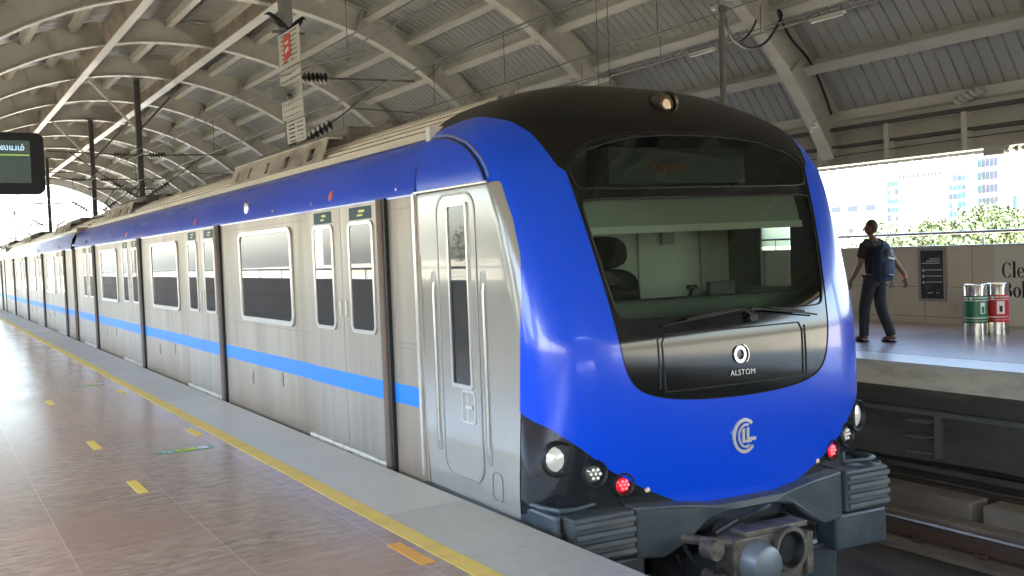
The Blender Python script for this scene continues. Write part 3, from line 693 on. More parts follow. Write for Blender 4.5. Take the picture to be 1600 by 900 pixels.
def side_window(root, ya, yb, za=.99, zb=1.88):
    o = rrect(ya - .035, yb + .035, za - .04, zb + .035, .09); i = rrect(ya + .012, yb - .012, za + .012, zb - .012, .06)
    mb = MB(); ring_prism(mb, o, i, SX - .022, SX - .001, sideface); fr = mb.build('window', 'bright', root, bevel=.004)
    mb = MB(); mb.prism(i, SX - .009, SX - .0015, sideface); mb.build('pane', 'pane', fr)
    return fr
def side_doors(root, p0, k, near=None):
    """p0: near edge of the dark post; the double door runs from p0+.13 to p0+1.74"""
    y0 = p0 + .13
    mb = MB(); mb.box(SX - .03, SX - .001, p0 - .01, p0 + .028, -.1, 2.034); mb.cur = 1; mb.tube([(SX - .02, p0 + .085, -.1), (SX - .02, p0 + .085, 2.03)], .036, 10)
    mb.build('door_post', ['gasket', 'brown'], root, smooth=True)
    ym = y0 + .80
    for j, (a, b) in enumerate(((y0 + .005, ym - .004), (ym + .004, y0 + 1.61))):
        mb = MB(); mb.box(SX - .014, SX - .0005, a, b, 0.0, 2.025)
        lf = mb.build('door_leaf', 'doorsteel', root, bevel=.004)
        c = (a + b) / 2 - .0
        wa, wb = (a + .14, b - .21) if j == 0 else (a + .19, b - .20)
        o_ = rrect(wa - .035, wb + .035, .98, 1.885, .07); i_ = rrect(wa, wb, 1.01, 1.86, .045)
        mb = MB(); ring_prism(mb, o_, i_, SX - .026, SX - .0145, sideface); mb.build('window_rim', 'bright', lf)
        mb = MB(); mb.prism(i_, SX - .020, SX - .0145, sideface); mb.build('door_window', 'pane', lf)
        mb = MB(); mb.box(SX - .0165, SX - .0145, wa - .01, wb + .0, 1.90, 2.0); mb.cur = 1
        mb.box(SX - .018, SX - .0168, wa + .12, wb - .2, 1.955, 1.975); mb.box(SX - .018, SX - .0168, wa + .16, wb - .17, 1.925, 1.94)
        mb.build('door_label', ['doorlabel', 'lime'], lf)
        mb = MB(); h = (b - .07) if j == 0 else (a + .05)
        mb.prism(rrect(h - .018, h + .018, 1.1, 1.24, .015), SX - .022, SX - .0145, sideface); mb.build('finger_pull', 'bright', lf)
        mb = MB(); mb.box(SX - .0155, SX - .0145, a + .001, b - .001, .485, .63); mb.build('stripe', 'stripe', lf)
    mb = MB(); mb.box(SX - .004, SX - .0003, ym - .0035, ym + .0035, 0, 2.02); mb.box(SX - .004, SX - .0003, y0 + 1.612, y0 + 1.619, 0, 2.03); mb.build('door_seal', 'gasket', root)
    mb = MB(); mb.box(SX - .035, SX - .001, p0 + .1, y0 + 1.70, -.065, -.004); mb.cur = 1
    mb.box(SX - .037, SX - .0352, y0 + .7, y0 + .72, -.045, -.03); mb.box(SX - .037, SX - .0352, y0 + .76, y0 + .78, -.045, -.03)
    mb.build('threshold', ['sill', 'gasket'], root)
    mb = MB(); mb.lathe((3.058, p0 + 1.13, 2.13), (-1, 0, .25), [(.0, .012), (.03, .012), (.044, .008), (.047, 0), (.05, -.01)], 16); mb.build('door_lamp', 'doorlamp', root, smooth=True)
M['doorlabel'] = mat('teal_door_label', (.012, .05, .075), .5, spec=.2)
M['doorlamp'] = mat('pink_door_lamp', (.6, .12, .12), .3)
def side_trim(root, ya, yb, stripe=True, hat=None):
    mb = MB()
    if stripe: mb.box(SX - .002, SX - .0004, ya, yb, .485, .63)
    if stripe: mb.build('stripe', 'stripe', root)
    mb = MB()
    for z in (.92, 1.955): mb.box(SX - .0016, SX - .0004, ya + .02, yb - .02, z - .0025, z + .0025)
    mb.box(SX - .003, SX - .0004, yb - .012, yb - .006, 0, 2.03)
    mb.build('panel_seams', 'seam', root)
    for q, h in (((ya + yb) / 2 + .45, .40), ((ya + yb) / 2 - .55, .47)):
        mb = MB(); mb.prism(rrect(q - .03, q + .03, h - .14, h, .012), SX - .008, SX - .0021, sideface); mb.cur = 1; mb.prism(rrect(q - .01, q + .01, h - .09, h - .06, .006), SX - .0095, SX - .0081, sideface); mb.build('access_plate', ['doorsteel', 'seam'], root)
M['seam'] = mat('panel_seam_strip', (.22, .2, .18), .5, .4)  # dark joint strips between body panels, their own colour
def ac_unit(root, ya, yb):
    # sloping pierced side plate of the roof air-conditioning fairing
    holes = [(ya + .35, .16), (ya + 1.1, .16), (ya + 1.75, .12), (yb - .75, .13), (yb - .25, .06)]
    def fn(u, v, w_): return (3.34 + .10 * v + w_, u, 2.46 + .29 * v)
    mb = MB()
    # strips around slots
    v0, v1 = .38, .80
    mb.prism([(ya, 0), (yb, 0), (yb, v0), (ya, v0)], 0, .02, fn); mb.prism([(ya, v1), (yb, v1), (yb, 1), (ya, 1)], 0, .02, fn)
    e = ya
    for h, wd in holes:
        mb.prism([(e, v0), (h - wd / 2, v0), (h - wd / 2, v1), (e, v1)], 0, .02, fn); e = h + wd / 2
    mb.prism([(e, v0), (yb, v0), (yb, v1), (e, v1)], 0, .02, fn)
    mb.box(3.445, 3.6, ya, yb, 2.752, 2.77)
    mb.prism([(3.3, 2.46), (3.37, 2.47), (3.37, 2.452), (3.3, 2.445)], ya - .1, yb + .1, lambda u, v, w_: (u, w_, v))
    f = mb.build('fairing', 'fairing', root)
    mb = MB(); mb.box(3.7, 5.4, ya + .1, yb - .1, 2.6, 2.9); mb.box(3.9, 5.2, ya - .5, ya + .1, 2.75, 2.87); mb.build('roof_unit', 'roofdirty', root, bevel=.03)
    return f

POSTS = [6.70, 11.40, 16.10, 20.75 - .03]
lead = thing('metro_car', 'leading car of the blue and silver metro train with rounded blue nose and dark windscreen', 'train car', (XM, 6.0, -1.2), 'cars of the metro train')
CY0, CY1 = 6.16, 23.5
car_body(lead, CY0, CY1)
for k, p in enumerate(POSTS): side_doors(lead, p, k)
for k in range(3):
    a, b = POSTS[k] + 1.76, POSTS[k + 1] - .012
    side_trim(lead, a, b); side_window(lead, a + .47, a + 2.14)
side_trim(lead, POSTS[3] + 1.76, CY1)
mb = MB(); mb.box(SX - .002, SX - .0004, CY0 + .05, POSTS[0] - .012, .485, .63); mb.build('stripe', 'stripe', lead)
mb = MB(); mb.box(SX - .0016, SX - .0004, 6.25, 6.62, .905, .91); mb.box(SX - .0016, SX - .0004, 6.25, 6.62, .945, .95); mb.box(SX - .0016, SX - .0004, 6.25, 6.62, 1.94, 1.945); mb.build('panel_seams', 'seam', lead)
mb = MB(); mb.prism(rrect(6.23 - .02, 6.23 + .02, 0, 2.03, .01), SX - .016, SX - .0005, sideface); mb.build('corner_moulding', 'bright', lead)
ac_unit(lead, 8.85, 12.0); ac_unit(lead, 18.6, 21.6)
mb = MB(); mb.prism(rrect(10.24, 10.38, 2.11, 2.23, .05), 3.05, 3.085, sideface); mb.build('side_marker', 'chrome', lead, bevel=.005)
for y in (8.3, 9.4, 6.5): 
    mb = MB(); mb.lathe((3.052, y, 2.09), (-1, 0, .1), [(0, .01), (.014, .006), (.016, -.01)], 10); mb.build('rivet_cap', 'chrome', lead)

# --- nose surface --------------------------------------------------------
LV = np.array([
(-0.20, 1.44, 4.60, .13, .22), (0.00, 1.47, 4.565, .13, .22), (0.35, 1.48, 4.54, .13, .22), (0.90, 1.48, 4.545, .13, .22), (1.15, 1.48, 4.575, .13, .22),
(1.60, 1.48, 4.68, .13, .23), (2.00, 1.48, 4.80, .13, .26), (2.21, 1.465, 4.885, .14, .32), (2.40, 1.40, 5.00, .15, .40), (2.53, 1.27, 5.12, .16, .42),
(2.64, 1.06, 5.27, .15, .38), (2.725, 0.80, 5.44, .12, .30), (2.785, 0.50, 5.66, .08, .2), (2.815, 0.2, 5.90, .03, .1), (2.82, 0.01, 6.0, .0, .01)])
YB = 6.17
def lev(t):
    n = len(LV) - 1; x = t * n; i = min(int(x), n - 1); f = x - i
    p = [LV[max(i - 1, 0)], LV[i], LV[i + 1], LV[min(i + 2, n)]]
    return .5 * ((2 * p[1]) + (-p[0] + p[2]) * f + (2 * p[0] - 5 * p[1] + 4 * p[2] - p[3]) * f * f + (-p[0] + 3 * p[1] - 3 * p[2] + p[3]) * f ** 3)
def level_path(t, ns):
    z, w_, yc, bow, cd = lev(t)
    a = np.sin(np.linspace(0, 1, 90) * np.pi / 2); x = a * w_; y = yc + bow * a ** 2 + cd * (1 - np.sqrt(np.clip(1 - a ** 8, 0, 1)))
    ys_ = np.linspace(y[-1], YB, 30)[1:]; x = np.concatenate([x, np.full(29, w_)]); y = np.concatenate([y, ys_])
    d = np.concatenate([[0], np.cumsum(np.hypot(np.diff(x), np.diff(y)))]); s = np.linspace(0, d[-1], ns)
    return np.interp(s, d, x), np.interp(s, d, y), z, s
NTT, NSS = 150, 120
rows = []
for t_ in np.linspace(0, 1, NTT):
    x, y, z, s = level_path(t_, NSS)
    L_ = [(-x[j], y[j], z, -s[j]) for j in range(NSS - 1, 0, -1)] + [(x[j], y[j], z, s[j]) for j in range(NSS)]
    rows.append(L_)
Nrm = {}
def smooth_closed(poly, step=.03):
    return poly
class PolySDF:
    def __init__(s, pts): s.p = np.array(pts, float)
    def __call__(s, u, v):
        p = s.p; q = np.roll(p, -1, 0); d = q - p
        w0 = u - p[:, 0]; w1 = v - p[:, 1]
        t = np.clip((w0 * d[:, 0] + w1 * d[:, 1]) / (d ** 2).sum(1), 0, 1)
        dist = np.sqrt(((w0 - t * d[:, 0]) ** 2 + (w1 - t * d[:, 1]) ** 2).min())
        c = ((p[:, 1] > v) != (q[:, 1] > v)) & (u < (q[:, 0] - p[:, 0]) * (v - p[:, 1]) / (q[:, 1] - p[:, 1] + 1e-12) + p[:, 0])
        return dist if c.sum() % 2 else -dist
def chaikin(p, n=2, closed=True):
    for _ in range(n):
        q = []
        for i in range(len(p)):
            a, b = p[i], p[(i + 1) % len(p)]
            q += [(a[0] * .75 + b[0] * .25, a[1] * .75 + b[1] * .25), (a[0] * .25 + b[0] * .75, a[1] * .25 + b[1] * .75)]
        p = q
    return p
def mirror(half): return half + [(-u, v) for u, v in half[::-1]]
mask_half = [(-.001, 2.35), (-.3, 2.345), (-.59, 2.32), (-.85, 2.26), (-1.02, 2.19), (-1.085, 2.12), (-1.075, 2.02), (-1.02, 1.6), (-.955, 1.15), (-.93, .95), (-.89, .80), (-.80, .71), (-.6, .655), (-.3, .63), (-.001, .625)]
mask_poly = chaikin(mirror(mask_half), 2)
low_half = [(-.001, 1.895), (-.5, 1.895), (-.99, 1.895), (-1.025, 1.875), (-1.015, 1.75), (-.965, 1.4), (-.925, 1.2), (-.89, 1.155), (-.78, 1.15), (-.4, 1.15), (-.001, 1.15)]
low_poly = chaikin(mirror(low_half), 2)
up_half = [(-.001, 2.325), (-.3, 2.32), (-.58, 2.295), (-.83, 2.235), (-.99, 2.165), (-1.05, 2.10), (-1.04, 1.99), (-1.0, 1.96), (-.5, 1.955), (-.001, 1.955)]
up_poly = chaikin(mirror(up_half), 2)
cap_left = [(-1.0, 2.0), (-1.13, 2.11), (-1.165, 2.2), (-1.21, 2.33), (-1.30, 2.43), (-1.46, 2.49), (-1.76, 2.50), (-2.06, 2.46), (-2.30, 2.41), (-4, 2.38)]
cap_poly = cap_left + [(-4, 4), (4, 4)] + [(-u, v) for u, v in cap_left[::-1]]
cl_half = [(-1.75, .66), (-1.62, .625), (-1.42, .54), (-1.23, .41), (-1.04, .26), (-.80, .125), (-.56, .02), (-.42, -.03), (-.42, -.3), (-1.75, -.3)]
f_mask, f_low, f_up, f_cap = PolySDF(mask_poly), PolySDF(low_poly), PolySDF(up_poly), PolySDF(cap_poly)
f_clL, f_clR = PolySDF(cl_half), PolySDF([(-u, v) for u, v in cl_half])
def edgeY(z): return float(np.interp(z, [-.3, 0, .6, 1.0, 1.3, 1.57, 1.8, 2.0, 2.1], [4.99, 4.96, 4.90, 4.875, 4.875, 4.91, 4.98, 5.07, 5.13]))
def F_mask(v): return f_mask(v[3], v[2])
def F_low(v): return f_low(v[3], v[2])
def F_up(v): return f_up(v[3], v[2])
def F_cap(v): return f_cap(v[3], v[2])
def F_cl(v): return max(f_clL(v[3], v[2]), f_clR(v[3], v[2]))
def F_white(v): return min(v[1] - edgeY(v[2]), 2.035 - v[2], abs(v[0]) - 1.3)
def F_hole(v): return min(v[1] - 5.42, 5.74 - v[1], v[2] - .74, 1.92 - v[2], v[0] - 1.3)
def F_low_edge(v): return v[2] + .055
def cut(poly, fs):
    ins, out = [], []
    n = len(poly)
    for i in range(n):
        a, b = poly[i], poly[(i + 1) % n]; fa, fb = fs[i], fs[(i + 1) % n]
        if fa >= 0: ins.append(a)
        if fa <= 0: out.append(a)
        if fa * fb < 0:
            t = fa / (fa - fb); m_ = tuple(a[k] + (b[k] - a[k]) * t for k in range(len(a)))
            ins.append(m_); out.append(m_)
    return ins, out
cells = []
for i in range(NTT - 1):
    for j in range(2 * NSS - 2):
        cells.append([rows[i][j], rows[i][j + 1], rows[i + 1][j + 1], rows[i + 1][j]])
def split(cells, fn, cache={}):
    A, B = [], []; memo = {}
    for c in cells:
        fs = []
        for v in c:
            if v not in memo: memo[v] = fn(v)
            fs.append(memo[v])
        if min(fs) >= 0: A.append(c)
        elif max(fs) <= 0: B.append(c)
        else:
            a, b = cut(c, fs)
            if len(a) > 2: A.append(a)
            if len(b) > 2: B.append(b)
    return A, B
def cells_mesh(name, cs, m, parent, push=0, smooth=True, solid=0):
    idx = {}; vs = []; fs = []
    for c in cs:
        f = []
        for v in c:
            k = (round(v[0], 5), round(v[1], 5), round(v[2], 5))
            if k not in idx: idx[k] = len(vs); vs.append((v[0] + XM, v[1], v[2]))
            if not f or f[-1] != idx[k]: f.append(idx[k])
        if f and f[0] == f[-1]: f.pop()
        if len(f) > 2: fs.append(tuple(f))
    mb = MB(); mb.v = vs; mb.f = fs; mb.m = [0] * len(fs)
    o = mb.build(name, m, parent, smooth=False, fixn=False)
    me = o.data
    me.polygons.foreach_set('use_smooth', [True] * len(me.polygons))
    if push:
        me.update(); nn = [v.normal.copy() for v in me.vertices]
        for v, n_ in zip(me.vertices, nn): v.co += n_ * push
    if solid: md = o.modifiers.new('solid', 'SOLIDIFY'); md.thickness = solid; md.offset = 1 if solid < 0 else -1
    return o
mask_c, rest = split(cells, F_mask)
low_c, mask_c = split(mask_c, F_low)
up_c, mask_c = split(mask_c, F_up)
cap_c, rest = split(rest, F_cap)
white_c, rest = split(rest, F_white)
hole_c, white_c = split(white_c, F_hole)
cl_c, rest = split(rest, F_cl)
rest, apron_c = split(rest, F_low_edge)
cells_mesh('nose_apron', apron_c, 'slate', lead, -.01)
cells_mesh('nose_mask', mask_c, 'maskpaint', lead, 0)
cells_mesh('windscreen', low_c, 'windscreen', lead, -.006)
cells_mesh('upper_windscreen', up_c, 'topglass', lead, -.006)
cells_mesh('black_roof_dome', cap_c, 'blackpaint', lead)
for side in (-1, 1): cells_mesh('cab_side_panel', [c for c in white_c if c[0][0] * side > 0], 'white', lead)
cells_mesh('cab_side_glass', hole_c, 'cabglass', lead, -.01)
for side in (-1, 1): cells_mesh('headlamp_housing', [c for c in cl_c if c[0][0] * side > 0], 'cluster', lead, -.004)
cells_mesh('blue_nose_shell', rest, 'blue', lead, .004)
# surface lookup for fittings: (U, z) -> point and outward normal
zs_all = np.array([r[0][2] for r in rows])
def surf(U, z):
    ts = np.interp(z, zs_all[:120], np.linspace(0, 1, NTT)[:120])
    x, y, zz, s = level_path(ts, 200); xx = np.interp(abs(U), s, x); yy = np.interp(abs(U), s, y)
    return Vector((XM + math.copysign(xx, U), yy, z))
def surfn(U, z):
    p = surf(U, z); a = surf(U + .02, z) - surf(U - .02, z); b = surf(U, z + .02) - surf(U, z - .02)
    n_ = a.cross(b).normalized(); return p, n_, a.normalized(), b.normalized()
def seam(name, pts, r, m, parent, closed=False, push=.0):
    P = []
    for u, z in pts:
        p, n_, _, _ = surfn(u, z); P.append(p + n_ * push)
    if closed: P.append(P[0])
    mb = MB(); mb.tube(P, r, 6); return mb.build(name, m, parent, smooth=True)
def resample(poly, step=.05, closed=True):
    out = []; n = len(poly)
    for i in range(n if closed else n - 1):
        a, b = poly[i], poly[(i + 1) % n]; L_ = math.hypot(b[0] - a[0], b[1] - a[1]); k = max(1, int(L_ / step))
        out += [(a[0] + (b[0] - a[0]) * q / k, a[1] + (b[1] - a[1]) * q / k) for q in range(k)]
    return out
seam('mask_gasket', resample(mask_poly), .010, 'maskrim', lead, True) if False else None
M['maskrim'] = mat('brown_black_gasket', (.012, .011, .010), .8, spec=.2)
seam('mask_gasket', resample(mask_poly), .006, 'maskrim', lead, True)
seam('windscreen_gasket', resample(low_poly), .005, 'gasket', lead, True)
seam('upper_gasket', resample(up_poly), .004, 'gasket', lead, True)
# brow along the top of the windscreen
brow = [(-1.08 + 2.16 * k / 40, 0) for k in range(41)]
def topz(u): return float(np.interp(abs(u), [0, .3, .59, .85, 1.02, 1.085], [2.355, 2.35, 2.33, 2.27, 2.2, 2.13]))
seam('windscreen_brow', [(u, topz(u) + .005) for u, _ in brow], .009, 'maskrim', lead)
# mask hatch lines, wipers
hatch = [(-.62, .70), (-.63, 1.0), (-.60, 1.05), (.60, 1.05), (.63, 1.0), (.62, .70), (-.62, .70)]
seam('front_hatch', resample(hatch[:-1]), .005, 'gasket', lead, True, .003)
for pts, nm in ((((-.66, .72), (-.66, 1.03)), 'hatch_trim'), (((.66, .72), (.66, 1.03)), 'hatch_trim')): seam(nm, resample(list(pts), closed=False) + [pts[1]], .005, 'gasket', lead, False, .003)
for (a, b) in (((-.62, 1.10), (.05, 1.165)), ((.78, 1.085), (.14, 1.16))):
    P = []
    for k in range(9):
        u = a[0] + (b[0] - a[0]) * k / 8; z = a[1] + (b[1] - a[1]) * k / 8; p, n_, _, _ = surfn(u, z); P.append(p + n_ * (.03 + .015 * math.sin(k / 8 * 3.14)))
    mb = MB(); mb.tube(P, .006, 6); mb.tube([P[2] + Vector((0, -.012, .012)), P[6] + Vector((0, -.012, .016))], .006, 6)
    pv_, n_, _, _ = surfn(b[0] + (.1 if b[0] < .1 else -.02), b[1] - .06); mb.tube([P[4], P[8], pv_ + n_ * .03], .008, 6); mb.cyl(pv_ - n_ * .01, n_, .022, .045, 12)
    mb.build('wiper', 'gasket', lead, smooth=True)
def onsurf(mb, U, z, pts3, fn=None):
    p, n_, a, b = surfn(U, z); return [p + a * q[0] + b * q[1] + n_ * q[2] for q in pts3]
def strip_ring(mb, U, z, a0, a1, ro, ri, h0, h1, n=28, cx=0, cz=0, cxi=0, sq=1):
    p, n_, a, b = surfn(U, z); vs = []; fs = []
    for k in range(n + 1):
        t = R(a0 + (a1 - a0) * k / n)
        for r_, c0 in ((ro, 0), (ri, cxi)):
            for h in (h0, h1):
                vs.append(p + a * (cx + c0 + r_ * sq * math.cos(t)) + b * (cz + r_ * math.sin(t)) + n_ * h)
    for k in range(n):
        o_ = 4 * k; q = o_ + 4
        fs += [(o_, q, q + 1, o_ + 1), (o_ + 2, o_ + 3, q + 3, q + 2), (o_ + 1, q + 1, q + 3, o_ + 3), (o_, o_ + 2, q + 2, q)]
    fs += [(0, 1, 3, 2), (4 * n, 4 * n + 2, 4 * n + 3, 4 * n + 1)]
    mb.add(vs, fs)
def patch(mb, U, z, x0, x1, z0, z1, h0, h1):
    p, n_, a, b = surfn(U, z); vs = [p + a * x + b * y + n_ * h for x in (x0, x1) for y in (z0, z1) for h in (h0, h1)]
    mb.add(vs, [(0, 1, 3, 2), (4, 6, 7, 5), (0, 4, 5, 1), (2, 3, 7, 6), (0, 2, 6, 4), (1, 5, 7, 3)])
M['dullchrome'] = mat('dull_chrome', (.45, .45, .46), .22, .9)
# round maker's mark and its lettering on the mask
mb = MB(); strip_ring(mb, .0, .885, 0, 360, .055, .033, .002, .012, 32); strip_ring(mb, .0, .885, -60, 75, .062, .056, .002, .02, 14, .012); mb.build('ring_emblem', 'dullchrome', lead, smooth=True, angle=30)
def text_on(name, body, size, U, z, m, parent, ext=.002, align='CENTER', spacing=1.0):
    cu = bpy.data.curves.new(name, 'FONT'); cu.body = body; cu.size = size; cu.align_x = align; cu.extrude = ext; cu.space_character = spacing
    ob = bpy.data.objects.new(name, cu); C.objects.link(ob); bpy.context.view_layer.update()
    dg = bpy.context.evaluated_depsgraph_get(); me = bpy.data.meshes.new_from_object(ob.evaluated_get(dg)); bpy.data.objects.remove(ob)
    vs = [v.co.copy() for v in me.vertices]; fs = [tuple(p.vertices) for p in me.polygons]; bpy.data.meshes.remove(me)
    return vs, fs
vs, fs = text_on('t', 'ALSTOM', .05, 0, 0, None, None, spacing=1.05)
p, n_, a, b = surfn(.02, .755)
mb = MB(); mb.add([p + a * v.x * 1.15 + b * v.y + n_ * (.006 + v.z) for v in vs], fs); mb.build('raised_lettering', 'dullchrome', lead)
M['badge'] = mat('brushed_badge', (.8, .78, .74), .32, .75)
# operator's emblem on the blue nose
mb = MB(); strip_ring(mb, .01, .37, 48, 318, .112, .090, .005, .018, 36, sq=.95); strip_ring(mb, .01, .37, 70, 300, .078, .064, .005, .018, 30, .01, sq=.9)
patch(mb, .01, .37, .03, .1, -.035, -.015, .005, .018); patch(mb, .01, .37, -.02, .0, -.03, .045, .005, .016); patch(mb, .01, .37, -.02, .06, -.045, -.028, .005, .016); patch(mb, .01, .37, .02, .04, -.03, .05, .005, .016)
mb.build('round_emblem', 'badge', lead, smooth=True, angle=30)
# lamps
def lamp(U, z, r, lens, kind, label=None):
    p, n_, a, b = surfn(U, z); n_ = (n_ + Vector((0, -2.6 if r > .08 else -1.6, 0))).normalized()
    mb = MB(); mb.lathe(p + n_ * -.045, n_, [(r * .80, 0), (r * .86, .034), (r * 1.0, .058), (r * 1.12, .064), (r * 1.2, .055), (r * 1.22, .03)], 32)
    hl = mb.build('headlamp', 'gasket', lead, smooth=True)
    mb = MB(); mb.lathe(p + n_ * -.045, n_, [(0, .056), (r * .3, .054), (r * .6, .046), (r * .84, .034), (r * .86, .0)], 32)
    mb.build('lens', lens, hl, smooth=True)
    if label: hl['label'] = label
    if kind == 'leds':
        mb = MB()
        for k in range(7):
            c = Vector((0, 0)) if k == 6 else Vector((math.cos(k * math.pi / 3), math.sin(k * math.pi / 3))) * r * .42
            q = p + n_ * .008 + a * c.x + b * c.y; mb.lathe(q, n_, [(0, .012), (r * .12, .008), (r * .17, 0)], 8)
        mb.build('led_dots', 'redhot' if lens == 'red' else 'lampglass', hl)
    if kind == 'bowl':
        mb = MB(); mb.lathe(p + n_ * -.04, n_, [(r * .74, .03), (r * .6, .01), (r * .2, .0), (0, 0)], 24); mb.build('reflector', 'chrome', hl, smooth=True)
for s in (-1, 1):
    lamp(s * 1.365, .35, .092, 'lampglass', 'bowl', 'large clear headlamp')
    lamp(s * 1.14, .245, .07, 'lens2', 'leds', 'small clear lamp') if 'lens2' in M else None
M['lens2'] = mat('clear_small_lens', (.16, .16, .14), .08, .4)
for s in (-1, 1):
    lamp(s * 1.14, .25, .072, 'lens2', 'leds', 'small clear lamp'); lamp(s * .945, .165, .062, 'red', 'leds', 'lit red tail lamp')
    p, n_, a, b = surfn(s * .77, .115); mb = MB(); mb.lathe(p - n_ * .005, n_, [(0, .02), (.012, .016), (.018, .004), (.022, -.003)], 14); mb.build('marker_lamp', 'warm', lead, smooth=True)
# roof lamp
p, n_, a, b = surfn(-.03, 2.575); c = p + Vector((0, -.0, .01)); ax = Vector((0, -1, .05)).normalized()
mb = MB(); mb.lathe(c, ax, [(.02, -.12), (.075, -.06), (.088, .0), (.088, .05), (.08, .07), (.07, .055)], 28); hl = mb.build('roof_lamp', 'chromeold', lead, smooth=True) if 'chromeold' in M else None
M['chromeold'] = mat('dull_lamp_ring', (.2, .17, .13), .3, .9)
hl = mb.build('roof_lamp', 'chromeold', lead, smooth=True)
mb = MB(); mb.lathe(c, ax, [(0, .05), (.045, .045), (.072, .03)], 24); mb.build('lens', 'oldlens', hl, smooth=True) if 'oldlens' in M else None
M['oldlens'] = mat('amber_tinted_lens', (.25, .2, .14), .12, .6)
mb.build('lens', 'oldlens', hl, smooth=True)
mb = MB(); mb.lathe(c + ax * .047 + Vector((-.012, 0, -.008)), ax, [(0, .008), (.03, .006), (.036, 0)], 20); mb.build('lamp_glow', 'warm', hl, smooth=True)
# side cap over the cab door (blue quarter dome) with dark gasket
def side_pt(Y, z, off=0.0):
    t_ = np.interp(z, zs_all[:120], np.linspace(0, 1, NTT)[:120]); x, y, zz, s = level_path(t_, 200)
    xx = np.interp(Y, y, x); return Vector((XM - xx - off, Y, z))
arc_c = [(6.16, 2.395), (6.0, 2.395), (5.85, 2.385), (5.7, 2.355), (5.55, 2.31), (5.42, 2.25), (5.31, 2.18), (5.24, 2.11), (5.20, 2.045)]
arcp = []
for i in range(len(arc_c) - 1):
    for k in range(5): arcp.append((arc_c[i][0] + (arc_c[i + 1][0] - arc_c[i][0]) * k / 5, arc_c[i][1] + (arc_c[i + 1][1] - arc_c[i][1]) * k / 5))
arcp.append(arc_c[-1])
mb = MB(); n = 10
P = []
for (Y_, z_) in arcp:
    col = []
    for k in range(n + 1):
        f = k / n; z = 2.045 + (z_ - 2.045) * f; bul = .03 * math.sin(min(1, f * 1.0) * math.pi * .5 + .0) * (1 - f ** 6)
        q = side_pt(Y_, z, .006); col.append(tuple(q + Vector((-.012 - .0 * bul, 0, 0))))
    P.append(col)
mb.grid(P); mb.build('side_cap', 'blue', lead, smooth=True, fixn=True)
mb = MB(); mb.tube([side_pt(Y_, z_, .006) for Y_, z_ in arcp], .012, 6); mb.build('side_cap_gasket', 'gasket', lead, smooth=True)
mb = MB(); mb.tube([side_pt(Y_ - (.03 if i > 20 else .012), min(z_ + .022, 2.45), .006) for i, (Y_, z_) in enumerate(arcp)], .009, 6); mb.build('side_cap_rim', 'bluerim', lead, smooth=True) if 'bluerim' in M else None
M['bluerim'] = mat('worn_blue_rim', (.16, .2, .42), .3)
mb.build('side_cap_rim', 'bluerim', lead, smooth=True)
mb = MB(); mb.tube([(3.04, 5.17, 2.035), (3.03, 6.17, 2.035)], .010, 6); mb.build('drip_rail', 'bright', lead, smooth=True)
mb = MB(); mb.tube([(3.04, 6.165, 2.04), (3.055, 6.165, 2.2), (3.13, 6.165, 2.37), (3.22, 6.165, 2.44)], .007, 6); mb.build('band_joint', 'gasket', lead)
# cab door on the left side, with recessed handrails
CSX = XM - 1.48
def cs(u, v, w_): return (CSX - w_, u, v)
d_o = rrect(5.36, 5.90, .08, 2.0, .13); 
mb = MB(); ring_prism(mb, d_o, rrect(5.375, 5.885, .095, 1.985, .12), .0, .006, cs); dr = mb.build('cab_door', ['seam2'], lead) if 'seam2' in M else None
M['seam2'] = mat('door_edge_seal', (.3, .29, .27), .35, .3)
mb.build('cab_door', 'seam2', lead); dr = [c for c in lead.children if c.name.startswith('cab_door')][0]
mb = MB(); mb.prism(rrect(5.376, 5.884, .096, 1.984, .12), .0004, .003, cs); mb.build('door_panel', 'white', dr)
mb = MB(); ring_prism(mb, rrect(5.455, 5.735, .70, 1.93, .02), rrect(5.475, 5.715, .725, 1.91, .012), .003, .016, cs); mb.build('window_frame', 'bright', dr)
mb = MB(); mb.prism(rrect(5.476, 5.714, .726, 1.909, .012), .003, .007, cs); mb.build('door_window', 'pane', dr)
mb = MB(); mb.box(CSX - .012, CSX - .007, 5.477, 5.713, 1.40, 1.415); mb.box(CSX - .012, CSX - .007, 5.69, 5.705, .73, 1.40); mb.build('sash_bar', 'black', dr)
mb = MB(); ring_prism(mb, rrect(5.44, 5.62, .47, .69, .03), rrect(5.455, 5.605, .485, .675, .02), .003, .009, cs); mb.box(CSX - .008, CSX - .003, 5.53, 5.545, .49, .67); mb.box(CSX - .016, CSX - .003, 5.47, 5.56, .57, .592); mb.build('handle', 'bright', dr)
for yy in (5.98, 5.29):
    mb = MB(); ring_prism(mb, rrect(yy - .036, yy + .036, .225, 1.485, .035), rrect(yy - .030, yy + .030, .232, 1.478, .0295), 0.0004, .003, cs); hr = mb.build('handrail', 'white', lead)
    mb = MB(); mb.prism(rrect(yy - .0295, yy + .0295, .2325, 1.4775, .029), .0004, .0015, cs); mb.build('recess', 'seam2', hr)
    mb = MB(); mb.tube([(CSX - .000, yy - .008, .3), (CSX - .008, yy - .008, .36), (CSX - .008, yy - .008, 1.34), (CSX - .000, yy - .008, 1.4)], .010, 8); mb.build('grab_bar', 'bright', hr, smooth=True)
mb = MB(); ring_prism(mb, rrect(5.14, 5.27, .01, .2, .05), rrect(5.148, 5.262, .018, .192, .045), .0004, .003, cs); mb.build('jacking_cover', 'seam2', lead)
